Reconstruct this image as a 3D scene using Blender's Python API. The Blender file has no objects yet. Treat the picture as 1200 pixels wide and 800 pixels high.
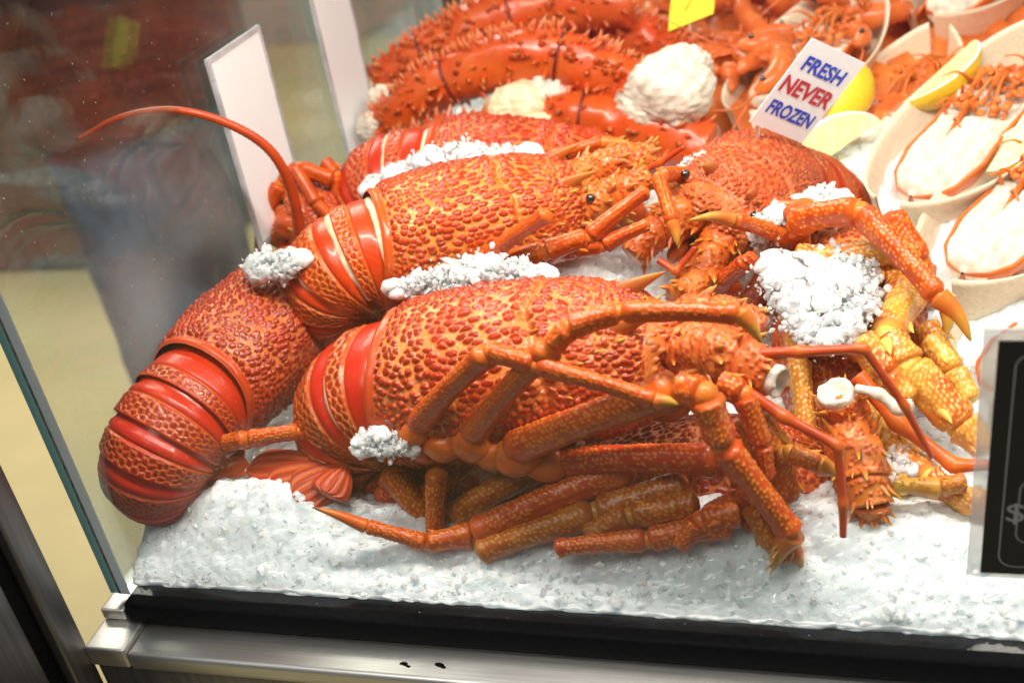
import bpy, math, random
import numpy as np
from mathutils import Vector, Matrix

random.seed(7)
rng = np.random.default_rng(7)
S = bpy.context.scene
COL = S.collection

# ------------------------------------------------------------------ camera
F = 1300.0                                   # focal length in pixels of a 1200 px wide frame
PITCH, YAW, ROLL = [math.radians(a) for a in (29.844, -18.831, -9.976)]
_cp, _sp, _cy, _sy, _cr, _sr = math.cos(PITCH), math.sin(PITCH), math.cos(YAW), math.sin(YAW), math.cos(ROLL), math.sin(ROLL)
FW = np.array([_sy * _cp, _cy * _cp, -_sp])
_rt = np.array([_cy, -_sy, 0.0])
_up = np.cross(_rt, FW)
RT = _cr * _rt + _sr * _up
UP = -_sr * _rt + _cr * _up


def ray(px, py):
    return (px - 600) / F * RT - (py - 400) / F * UP + FW


CAM = -0.60 * ray(150, 687)                  # the world origin is the lower front corner of the glass


def on(px, py, y=None, z=None, x=None):
    """point of the place seen at a pixel of the photograph, on the upright plane y (or x), or the level z"""
    d = ray(px, py)
    if y is not None:
        t = (y - CAM[1]) / d[1]
    elif z is not None:
        t = (z - CAM[2]) / d[2]
    else:
        t = (x - CAM[0]) / d[0]
    return CAM + t * d


cam_data = bpy.data.cameras.new("camera")
cam = bpy.data.objects.new("camera", cam_data)
COL.objects.link(cam)
M = Matrix((RT, UP, -FW)).transposed().to_4x4()
M.translation = Vector(CAM)
cam.matrix_world = M
cam_data.sensor_width = 36.0
cam_data.lens = F / 1200 * 36.0
cam_data.clip_start = 0.01
cam_data.clip_end = 100
cam_data.dof.use_dof = True
cam_data.dof.focus_distance = 0.56
cam_data.dof.aperture_fstop = 7.5
S.camera = cam

# ------------------------------------------------------------------ light
W = bpy.data.worlds.new("World")
S.world = W
W.use_nodes = True
bgn = W.node_tree.nodes["Background"]
bgn.inputs[0].default_value = (0.86, 0.93, 1.0, 1)
bgn.inputs[1].default_value = 0.15


def area(name, loc, target, sx, sy, power, col):
    d = bpy.data.lights.new(name, "AREA")
    d.shape = "RECTANGLE"
    d.size, d.size_y = sx, sy
    d.energy = power
    d.color = col
    o = bpy.data.objects.new(name, d)
    COL.objects.link(o)
    o.location = loc
    o.rotation_euler = (Vector(target) - Vector(loc)).to_track_quat("-Z", "Y").to_euler()
    return o


area("case_strip_light", (0.36, 0.03, 0.54), (0.36, 0.20, 0.0), 0.66, 0.035, 6.4, (1.0, 0.94, 0.85))
area("case_spot_light", (0.70, 0.50, 0.70), (0.60, 0.42, 0.1), 0.5, 0.1, 2.0, (1.0, 0.92, 0.80))
area("hall_fill_light", (-0.3, -1.15, 2.1), (0.1, 0.1, 0.0), 1.6, 0.6, 27, (1.0, 0.96, 0.9))  # unseen fill, added to lift the front faces and the steel highlights
area("back_fill_light", (-1.3, 2.2, 2.0), (-1.2, 1.6, -0.9), 1.5, 1.5, 110, (1.0, 0.93, 0.78))  # unseen fill, added to brighten the floor and bystander beyond the end glass

S.view_settings.view_transform = "Standard"
S.view_settings.look = "None"
S.view_settings.exposure = 0.0
S.view_settings.gamma = 1.0
S.view_settings.use_curve_mapping = False
S.render.engine = "CYCLES"
S.cycles.max_bounces = 10
S.cycles.diffuse_bounces = 4
S.cycles.glossy_bounces = 4
S.cycles.transmission_bounces = 6
S.cycles.transparent_max_bounces = 12
S.cycles.caustics_reflective = False
S.cycles.caustics_refractive = False
S.cycles.sample_clamp_indirect = 6
S.cycles.use_denoising = True


# ------------------------------------------------------------------ numeric helpers
def sm(a, b, x):
    t = np.clip((np.asarray(x, float) - a) / (b - a), 0, 1)
    return t * t * (3 - 2 * t)


def hash2(i, j, k):
    v = np.sin(i * 127.1 + j * 311.7 + k * 74.7) * 43758.5453
    return v - np.floor(v)


def hash3(i, j, l, k):
    v = np.sin(i * 127.1 + j * 311.7 + l * 191.3 + k * 74.7) * 43758.5453
    return v - np.floor(v)


def vnoise(P, scale, seed=0):
    Q = np.asarray(P, float) * scale
    I = np.floor(Q)
    f = Q - I
    f = f * f * (3 - 2 * f)
    out = 0
    for a in (0, 1):
        for b in (0, 1):
            for c in (0, 1):
                w = (f[..., 0] if a else 1 - f[..., 0]) * (f[..., 1] if b else 1 - f[..., 1]) * (f[..., 2] if c else 1 - f[..., 2])
                out = out + w * hash3(I[..., 0] + a, I[..., 1] + b, I[..., 2] + c, seed)
    return out * 2 - 1


def fbm(P, scale, seed=0, octv=3):
    s, a = 0, 1.0
    for k in range(octv):
        s = s + a * vnoise(P, scale * 2 ** k, seed + 13 * k)
        a *= 0.5
    return s


def cells(U, V, su, sv, seed, jit=0.75):
    """jittered hexagonal cells: nearest and second distance (in cells), a random number per cell, offset to its centre"""
    a, b = U / su, V / sv
    f1 = np.full(U.shape, 9.0)
    f2 = np.full(U.shape, 9.0)
    rid = np.zeros(U.shape)
    off = np.zeros(U.shape)
    J0 = np.floor(b)
    for dj in (-1, 0, 1):
        J = J0 + dj
        sh = 0.5 * np.mod(J, 2)
        I0 = np.floor(a - sh)
        for di in (-1, 0, 1):
            I = I0 + di
            h1, h2 = hash2(I, J, seed), hash2(I, J, seed + 5)
            cx = I + sh + 0.5 + jit * (h1 - 0.5)
            cy = J + 0.5 + jit * (h2 - 0.5)
            d = np.hypot(a - cx, b - cy)
            nearer = d < f1
            f2 = np.where(nearer, f1, np.minimum(f2, d))
            rid = np.where(nearer, hash2(I, J, seed + 9), rid)
            off = np.where(nearer, a - cx, off)
            f1 = np.minimum(f1, d)
    return f1, f2, rid, off


# ------------------------------------------------------------------ mesh helpers
def grid_faces(nu, nv, closed=False, base=0):
    i = np.arange(nu - 1)[:, None]
    j = np.arange(nv if closed else nv - 1)[None, :]
    j2 = (j + 1) % nv
    q = np.stack(np.broadcast_arrays(i * nv + j, i * nv + j2, (i + 1) * nv + j2, (i + 1) * nv + j), -1)
    return q.reshape(-1, 4) + base


class MB:
    """collects quad and triangle soup with point attributes; build() links ONE mesh object"""

    def __init__(self):
        self.v, self.q, self.t, self.at, self.n = [], [], [], {}, 0

    def add(self, verts, quads=None, tris=None, **attrs):
        verts = np.asarray(verts, float).reshape(-1, 3)
        self.v.append(verts)
        if quads is not None and len(quads):
            self.q.append(np.asarray(quads) + self.n)
        if tris is not None and len(tris):
            self.t.append(np.asarray(tris) + self.n)
        for k in attrs:
            self.at.setdefault(k, [])
        for k in self.at:
            a = attrs.get(k, 0.0)
            a = np.broadcast_to(np.asarray(a, float).reshape(-1) if np.ndim(a) else float(a), (len(verts),))
            self.at[k].append((self.n, a))
        self.n += len(verts)
        return self

    def grid(self, P, closed=False, **attrs):
        nu, nv = P.shape[:2]
        return self.add(P.reshape(-1, 3), grid_faces(nu, nv, closed), **attrs)

    def mesh(self, name, smooth=True):
        me = bpy.data.meshes.new(name)
        V = np.concatenate(self.v)
        Q = np.concatenate(self.q) if self.q else np.zeros((0, 4), int)
        T = np.concatenate(self.t) if self.t else np.zeros((0, 3), int)
        me.vertices.add(len(V))
        me.vertices.foreach_set("co", V.astype(np.float32).ravel())
        nl = Q.size + T.size
        me.loops.add(nl)
        me.loops.foreach_set("vertex_index", np.concatenate([Q.ravel(), T.ravel()]).astype(np.int32))
        nf = len(Q) + len(T)
        me.polygons.add(nf)
        st = np.concatenate([np.arange(len(Q)) * 4, Q.size + np.arange(len(T)) * 3]).astype(np.int32)
        me.polygons.foreach_set("loop_start", st)
        me.polygons.foreach_set("use_smooth", np.full(nf, smooth))
        me.update(calc_edges=True)
        for k, parts in self.at.items():
            arr = np.zeros(len(V), np.float32)
            for n, a in parts:
                arr[n:n + len(a)] = a
            me.attributes.new(k, "FLOAT", "POINT").data.foreach_set("value", arr)
        me.validate()
        return me

    def build(self, name, mat, parent=None, smooth=True):
        return link(name, self.mesh(name, smooth), mat, parent)


def link(name, me, mat, parent=None):
    o = bpy.data.objects.new(name, me)
    COL.objects.link(o)
    if mat is not None:
        if not me.materials:
            me.materials.append(mat)
        elif me.materials[0] != mat:
            o.material_slots[0].link = "OBJECT"
            o.material_slots[0].material = mat
    if parent is not None:
        o.parent = parent
    return o


def tag(o, label=None, cat=None, group=None, kind=None):
    for k, v in (("label", label), ("category", cat), ("group", group), ("kind", kind)):
        if v:
            o[k] = v
    return o


def thing(name, loc, label, cat, group=None, mat4=None):
    o = bpy.data.objects.new(name, None)
    o.empty_display_size = 0.02
    COL.objects.link(o)
    if mat4 is not None:
        o.matrix_world = mat4
    else:
        o.location = Vector(loc)
    return tag(o, label, cat, group)


def copy_tree(o, parent=None):
    c = o.copy()
    COL.objects.link(c)
    if parent is not None:
        c.parent = parent
    for ch in list(o.children):
        copy_tree(ch, c)
    return c


def frame4(origin, fwd, up):
    x = Vector(fwd).normalized()
    z = Vector(up)
    z = (z - x * z.dot(x)).normalized()
    y = z.cross(x)
    m = Matrix((x, y, z)).transposed().to_4x4()
    m.translation = Vector(origin)
    return m


def to_local(m, pts):
    inv = np.array(m.inverted())
    P = np.atleast_2d(np.asarray(pts, float))
    return P @ inv[:3, :3].T + inv[:3, 3]


def spline(pts, n, closed=False):
    """Catmull-Rom through the points, n samples spread over the length"""
    P = np.asarray(pts, float)
    if len(P) == 2:
        t = np.linspace(0, 1, n)[:, None]
        return P[0] * (1 - t) + P[1] * t
    E = np.vstack([2 * P[0] - P[1], P, 2 * P[-1] - P[-2]])
    out = []
    for i in range(1, len(E) - 2):
        t = np.linspace(0, 1, 24, endpoint=False)[:, None]
        a, b, c, d = E[i - 1], E[i], E[i + 1], E[i + 2]
        out.append(0.5 * (2 * b + (c - a) * t + (2 * a - 5 * b + 4 * c - d) * t ** 2 + (3 * b - a - 3 * c + d) * t ** 3))
    out = np.vstack(out + [P[-1:]])
    L = np.concatenate([[0], np.cumsum(np.linalg.norm(np.diff(out, axis=0), axis=1))])
    s = np.linspace(0, L[-1], n)
    return np.stack([np.interp(s, L, out[:, k]) for k in range(out.shape[1])], 1)


def frames_along(path, up=(0, 0, 1)):
    T = np.gradient(path, axis=0)
    T /= np.linalg.norm(T, axis=1)[:, None] + 1e-12
    N = np.zeros_like(T)
    n = np.asarray(up, float)
    for i in range(len(T)):
        n = n - T[i] * n.dot(T[i])
        if np.linalg.norm(n) < 1e-5:
            n = np.cross(T[i], [0.31, 0.7, 0.2])
        n /= np.linalg.norm(n)
        N[i] = n
    B = np.cross(T, N)
    return T, N, B


def tube_grid(path, rad, nv=16, flat=1.0, up=(0, 0, 1), caps=True):
    """rings of a swept tube; with caps, the first and last rings close to a point"""
    path = np.asarray(path, float)
    rad = np.broadcast_to(np.asarray(rad, float), (len(path),)).copy()
    if caps:
        path = np.vstack([path[:1], path, path[-1:]])
        rad = np.concatenate([[1e-6], rad, [1e-6]])
        core = path[1:-1]
        T, N, B = frames_along(core, up)
        T, N, B = (np.vstack([a[:1], a, a[-1:]]) for a in (T, N, B))
    else:
        T, N, B = frames_along(path, up)
    a = np.linspace(0, 2 * np.pi, nv, endpoint=False)
    c, s = np.cos(a), np.sin(a)
    P = path[:, None] + rad[:, None, None] * (c[None, :, None] * N[:, None] + flat * s[None, :, None] * B[:, None])
    return P, a


def tube(mb, path, rad, nv=12, flat=1.0, up=(0, 0, 1), **attrs):
    P, a = tube_grid(path, rad, nv, flat, up)
    return mb.grid(P, True, **attrs)


def cone(mb, p, d, length, r, bend=(0, 0, 0), nv=7, flat=1.0, tipk=1.0, sink=0.25):
    d = np.asarray(d, float)
    d = d / np.linalg.norm(d)
    t = np.array([-sink, 0, 0.3, 0.6, 0.85, 1.0])
    path = np.asarray(p, float) + d * (t * length)[:, None] + np.asarray(bend, float) * (np.clip(t, 0, 1) ** 2)[:, None]
    rad = r * np.array([1.15, 1.0, 0.72, 0.42, 0.2, 0.03])
    up = (0.3, 0.5, 0.8) if abs(d[2]) > 0.9 else (0, 0, 1)
    P, a = tube_grid(path, rad, nv, flat, up, caps=False)
    tip = np.repeat(sm(0.3, 0.95, t)[:, None], nv, 1) * tipk
    return mb.grid(P, True, tip=tip.ravel(), tub=0.55)


def box(mb, x0, x1, y0, y1, z0, z1, bev=0.0, **attrs):
    if bev <= 0:
        v = np.array([[x, y, z] for x in (x0, x1) for y in (y0, y1) for z in (z0, z1)])
        q = [[0, 1, 3, 2], [4, 6, 7, 5], [0, 4, 5, 1], [2, 3, 7, 6], [0, 2, 6, 4], [1, 5, 7, 3]]
        return mb.add(v, q, **attrs)
    import bmesh
    bm = bmesh.new()
    bmesh.ops.create_cube(bm, size=1)
    for vv in bm.verts:
        vv.co = ((x0 + x1) / 2 + vv.co.x * (x1 - x0), (y0 + y1) / 2 + vv.co.y * (y1 - y0), (z0 + z1) / 2 + vv.co.z * (z1 - z0))
    bmesh.ops.bevel(bm, geom=list(bm.edges), offset=bev, segments=3, affect="EDGES", profile=0.5)
    bmesh.ops.recalc_face_normals(bm, faces=bm.faces)
    vs = np.array([vv.co[:] for vv in bm.verts])
    q = [[x.index for x in f.verts] for f in bm.faces if len(f.verts) == 4]
    t = [[x.index for x in f.verts] for f in bm.faces if len(f.verts) == 3]
    mb.add(vs, q, t, **attrs)
    bm.free()
    return mb


def ellipsoid(mb, c, r, nu=14, nv=20, axes=None, noise=0.0, nscale=60, seed=0, **attrs):
    th = np.linspace(0, np.pi, nu)[:, None]
    ph = np.linspace(0, 2 * np.pi, nv, endpoint=False)[None, :]
    P = np.stack(np.broadcast_arrays(np.sin(th) * np.cos(ph), np.sin(th) * np.sin(ph), np.cos(th)), -1)
    r = np.broadcast_to(np.asarray(r, float), (3,))
    Q = P * r
    if axes is not None:
        Q = Q @ np.asarray(axes, float)
    Q = Q + np.asarray(c, float)
    if noise:
        n = fbm(Q, nscale, seed)
        D = P if axes is None else P @ np.asarray(axes, float)
        Q = Q + D * (noise * n)[..., None]
    return mb.grid(Q[:, ::-1], True, **attrs)


# ------------------------------------------------------------------ materials
def newmat(name):
    m = bpy.data.materials.new(name)
    m.use_nodes = True
    nt = m.node_tree
    return m, nt, nt.nodes["Principled BSDF"]


def N(nt, kind, **props):
    n = nt.nodes.new(kind)
    for k, v in props.items():
        setattr(n, k, v)
    return n


def setin(n, **kw):
    for k, v in kw.items():
        n.inputs[k.replace("_", " ")].default_value = v
    return n


def noise_node(nt, scale, detail=4, coord="Object", stretch=None):
    tc = N(nt, "ShaderNodeTexCoord")
    n = N(nt, "ShaderNodeTexNoise")
    n.inputs["Scale"].default_value = scale
    n.inputs["Detail"].default_value = detail
    if stretch is not None:
        mp = N(nt, "ShaderNodeMapping")
        mp.inputs["Scale"].default_value = stretch
        nt.links.new(tc.outputs[coord], mp.inputs["Vector"])
        nt.links.new(mp.outputs[0], n.inputs["Vector"])
    else:
        nt.links.new(tc.outputs[coord], n.inputs["Vector"])
    return n


def mixc(nt, fac, a, b, blend="MIX"):
    m = N(nt, "ShaderNodeMix", data_type="RGBA", blend_type=blend)
    for sock, v in ((m.inputs[0], fac), (m.inputs[6], a), (m.inputs[7], b)):
        if isinstance(v, (int, float)):
            sock.default_value = v
        elif isinstance(v, tuple):
            sock.default_value = (*v, 1) if len(v) == 3 else v
        else:
            nt.links.new(v, sock)
    return m.outputs[2]


def ramp(nt, fac, lo, hi):
    r = N(nt, "ShaderNodeMapRange")
    r.interpolation_type = "SMOOTHSTEP"
    nt.links.new(fac, r.inputs[0])
    r.inputs[1].default_value, r.inputs[2].default_value = lo, hi
    return r.outputs[0]


def attr(nt, name):
    return N(nt, "ShaderNodeAttribute", attribute_name=name).outputs["Fac"]


def bump(nt, b, height, strength, dist):
    n = N(nt, "ShaderNodeBump")
    n.inputs["Strength"].default_value = strength
    n.inputs["Distance"].default_value = dist
    nt.links.new(height, n.inputs["Height"])
    nt.links.new(n.outputs[0], b.inputs["Normal"])


def shell_mat(name, top, groove, smooth, tip=(0.62, 0.36, 0.05), rough=0.30, dust=0.05):
    """cooked shell: 'tub' = on a tubercle or scale, 'smo' = bare glossy band, 'tip' = yellow spine tips"""
    top, smooth = [(r, g * 0.86, b_ * 0.5) for r, g, b_ in (top, smooth)]
    m, nt, b = newmat(name)
    b.inputs["Specular IOR Level"].default_value = 0.30
    big = noise_node(nt, 45, 4)
    fine = noise_node(nt, 420, 3)
    darker = tuple(c * 0.62 for c in top)
    t = mixc(nt, ramp(nt, big.outputs["Fac"], 0.35, 0.68), darker, top)
    t = mixc(nt, attr(nt, "rnd"), t, tuple(min(1, c * k) for c, k in zip(top, (1.15, 1.9, 1.9))))
    g = mixc(nt, ramp(nt, big.outputs["Fac"], 0.3, 0.7), groove, tuple(c * k for c, k in zip(groove, (0.85, 0.6, 0.45))))
    c = mixc(nt, attr(nt, "tub"), g, t)
    c = mixc(nt, attr(nt, "smo"), c, mixc(nt, ramp(nt, big.outputs["Fac"], 0.3, 0.7), smooth, tuple(x * k for x, k in zip(smooth, (0.9, 0.6, 0.6)))))
    c = mixc(nt, attr(nt, "tip"), c, tip)
    speck = ramp(nt, fine.outputs["Fac"], 0.60, 0.74)
    mul = N(nt, "ShaderNodeMath", operation="MULTIPLY")
    nt.links.new(speck, mul.inputs[0])
    mul.inputs[1].default_value = dust
    c = mixc(nt, mul.outputs[0], c, (0.85, 0.55, 0.35))
    nt.links.new(c, b.inputs["Base Color"])
    rr = N(nt, "ShaderNodeMapRange")
    nt.links.new(fine.outputs["Fac"], rr.inputs[0])
    rr.inputs[3].default_value, rr.inputs[4].default_value = rough - 0.1, rough + 0.14
    nt.links.new(rr.outputs[0], b.inputs["Roughness"])
    setin(b, Coat_Weight=0.18, Coat_Roughness=0.06)
    b.inputs["Subsurface Weight"].default_value = 0.0
    bump(nt, b, fine.outputs["Fac"], 0.22, 0.0006)
    return m


def leg_mat(name, base, dot, under, end, rough=0.33):
    """leg shell: 'tub' = raised pale dots, 'end' = pale joint ends, 'tip' = dark or yellow claw tip"""
    base, dot, under, end = [(r, g * 0.9, b_ * 0.6) for r, g, b_ in (base, dot, under, end)]
    m, nt, b = newmat(name)
    b.inputs["Specular IOR Level"].default_value = 0.30
    big = noise_node(nt, 60, 4)
    fine = noise_node(nt, 500, 3)
    c = mixc(nt, ramp(nt, big.outputs["Fac"], 0.32, 0.68), under, base)
    c = mixc(nt, attr(nt, "tub"), c, dot)
    c = mixc(nt, attr(nt, "end"), c, end)
    c = mixc(nt, attr(nt, "tip"), c, (0.05, 0.025, 0.012))
    c = mixc(nt, attr(nt, "yel"), c, (0.60, 0.36, 0.05))
    nt.links.new(c, b.inputs["Base Color"])
    rr = N(nt, "ShaderNodeMapRange")
    nt.links.new(fine.outputs["Fac"], rr.inputs[0])
    rr.inputs[3].default_value, rr.inputs[4].default_value = rough - 0.1, rough + 0.15
    nt.links.new(rr.outputs[0], b.inputs["Roughness"])
    setin(b, Coat_Weight=0.2, Coat_Roughness=0.08)
    bump(nt, b, fine.outputs["Fac"], 0.3, 0.0007)
    return m


def plain(name, col, rough=0.5, metal=0.0, nscale=80, var=0.25, bumpk=0.0, stretch=None, coat=0.0, sss=0.0, sssr=0.004):
    m, nt, b = newmat(name)
    n = noise_node(nt, nscale, 5, stretch=stretch)
    c = mixc(nt, ramp(nt, n.outputs["Fac"], 0.3, 0.7), tuple(x * (1 - var) for x in col), tuple(min(1, x * (1 + var * 0.5)) for x in col))
    nt.links.new(c, b.inputs["Base Color"])
    setin(b, Roughness=rough, Metallic=metal, Coat_Weight=coat)
    if sss:
        b.inputs["Subsurface Weight"].default_value = sss
        b.inputs["Subsurface Radius"].default_value = (1, 0.8, 0.7)
        b.inputs["Subsurface Scale"].default_value = sssr
    if bumpk:
        bump(nt, b, n.outputs["Fac"], bumpk, 0.002)
    return m


def ice_mat(name, col, sss, rough, clear=0.0):
    """wet crushed ice: light scatters below the surface, sharp glints on top"""
    m, nt, b = newmat(name)
    n = noise_node(nt, 260, 5)
    c = mixc(nt, ramp(nt, n.outputs["Fac"], 0.3, 0.7), tuple(x * 0.93 for x in col), col)
    nt.links.new(c, b.inputs["Base Color"])
    rr = N(nt, "ShaderNodeMapRange")
    nt.links.new(n.outputs["Fac"], rr.inputs[0])
    rr.inputs[3].default_value, rr.inputs[4].default_value = rough - 0.06, rough + 0.12
    nt.links.new(rr.outputs[0], b.inputs["Roughness"])
    setin(b, IOR=1.31, Coat_Weight=0.5, Coat_Roughness=0.05)
    b.inputs["Subsurface Weight"].default_value = 1.0
    b.inputs["Subsurface Radius"].default_value = (0.8, 0.95, 1.0)
    b.inputs["Subsurface Scale"].default_value = sss
    bump(nt, b, n.outputs["Fac"], 0.5, 0.0015)
    if clear:                                       # splinters are partly clear
        g = N(nt, "ShaderNodeBsdfTransparent")
        g.inputs[0].default_value = (0.97, 0.99, 1, 1)
        mx = N(nt, "ShaderNodeMixShader")
        mx.inputs[0].default_value = clear
        nt.links.new(b.outputs[0], mx.inputs[1])
        nt.links.new(g.outputs[0], mx.inputs[2])
        nt.links.new(mx.outputs[0], nt.nodes["Material Output"].inputs[0])
    return m


def glass_mat(name, tint, haze, top=0.15):
    """thin pane: clear, with a Fresnel reflection and a film of condensation in cloudy patches"""
    m, nt, b = newmat(name)
    nt.nodes.remove(b)
    out = nt.nodes["Material Output"]
    tr = N(nt, "ShaderNodeBsdfTransparent")
    tr.inputs[0].default_value = (*tint, 1)
    gl = N(nt, "ShaderNodeBsdfGlossy")
    gl.inputs["Roughness"].default_value = 0.02
    lw = N(nt, "ShaderNodeLayerWeight")
    lw.inputs[0].default_value = 0.5
    pw = N(nt, "ShaderNodeMath", operation="POWER")
    nt.links.new(lw.outputs["Facing"], pw.inputs[0])
    pw.inputs[1].default_value = 4.5
    fr = N(nt, "ShaderNodeMath", operation="MULTIPLY_ADD")
    nt.links.new(pw.outputs[0], fr.inputs[0])
    fr.inputs[1].default_value = 0.9
    fr.inputs[2].default_value = 0.035
    mx = N(nt, "ShaderNodeMixShader")
    nt.links.new(fr.outputs[0], mx.inputs[0])
    nt.links.new(tr.outputs[0], mx.inputs[1])
    nt.links.new(gl.outputs[0], mx.inputs[2])
    df = N(nt, "ShaderNodeBsdfTranslucent")
    df.inputs[0].default_value = (0.8, 0.84, 0.86, 1)
    d2 = N(nt, "ShaderNodeBsdfDiffuse")
    d2.inputs[0].default_value = (0.8, 0.84, 0.86, 1)
    m3 = N(nt, "ShaderNodeMixShader")
    nt.links.new(df.outputs[0], m3.inputs[1])
    nt.links.new(d2.outputs[0], m3.inputs[2])
    n = noise_node(nt, 9, 6)
    n2 = noise_node(nt, 700, 2)
    sp = ramp(nt, n2.outputs["Fac"], 0.74, 0.78)
    a = N(nt, "ShaderNodeMath", operation="MULTIPLY")
    nt.links.new(ramp(nt, n.outputs["Fac"], 0.35, 0.75), a.inputs[0])
    a.inputs[1].default_value = haze
    a2 = N(nt, "ShaderNodeMath", operation="MULTIPLY_ADD")
    nt.links.new(sp, a2.inputs[0])
    a2.inputs[1].default_value = haze * 1.4
    nt.links.new(a.outputs[0], a2.inputs[2])
    tc = N(nt, "ShaderNodeTexCoord")
    sx = N(nt, "ShaderNodeSeparateXYZ")
    nt.links.new(tc.outputs["Object"], sx.inputs[0])
    n3 = noise_node(nt, 420, 1)
    dot_ = N(nt, "ShaderNodeMath", operation="MULTIPLY")
    nt.links.new(ramp(nt, n3.outputs["Fac"], 0.765, 0.785), dot_.inputs[0])
    dot_.inputs[1].default_value = 0.30
    a3 = N(nt, "ShaderNodeMath", operation="MULTIPLY_ADD")
    nt.links.new(dot_.outputs[0], a3.inputs[2])
    nt.links.new(a2.outputs[0], a3.inputs[0])
    nt.links.new(ramp(nt, sx.outputs["Z"], 0.92 + top, 0.92 + 0.02), a3.inputs[1])
    m2 = N(nt, "ShaderNodeMixShader")
    nt.links.new(a3.outputs[0], m2.inputs[0])
    nt.links.new(mx.outputs[0], m2.inputs[1])
    nt.links.new(m3.outputs[0], m2.inputs[2])
    nt.links.new(m2.outputs[0], out.inputs[0])
    return m


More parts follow.
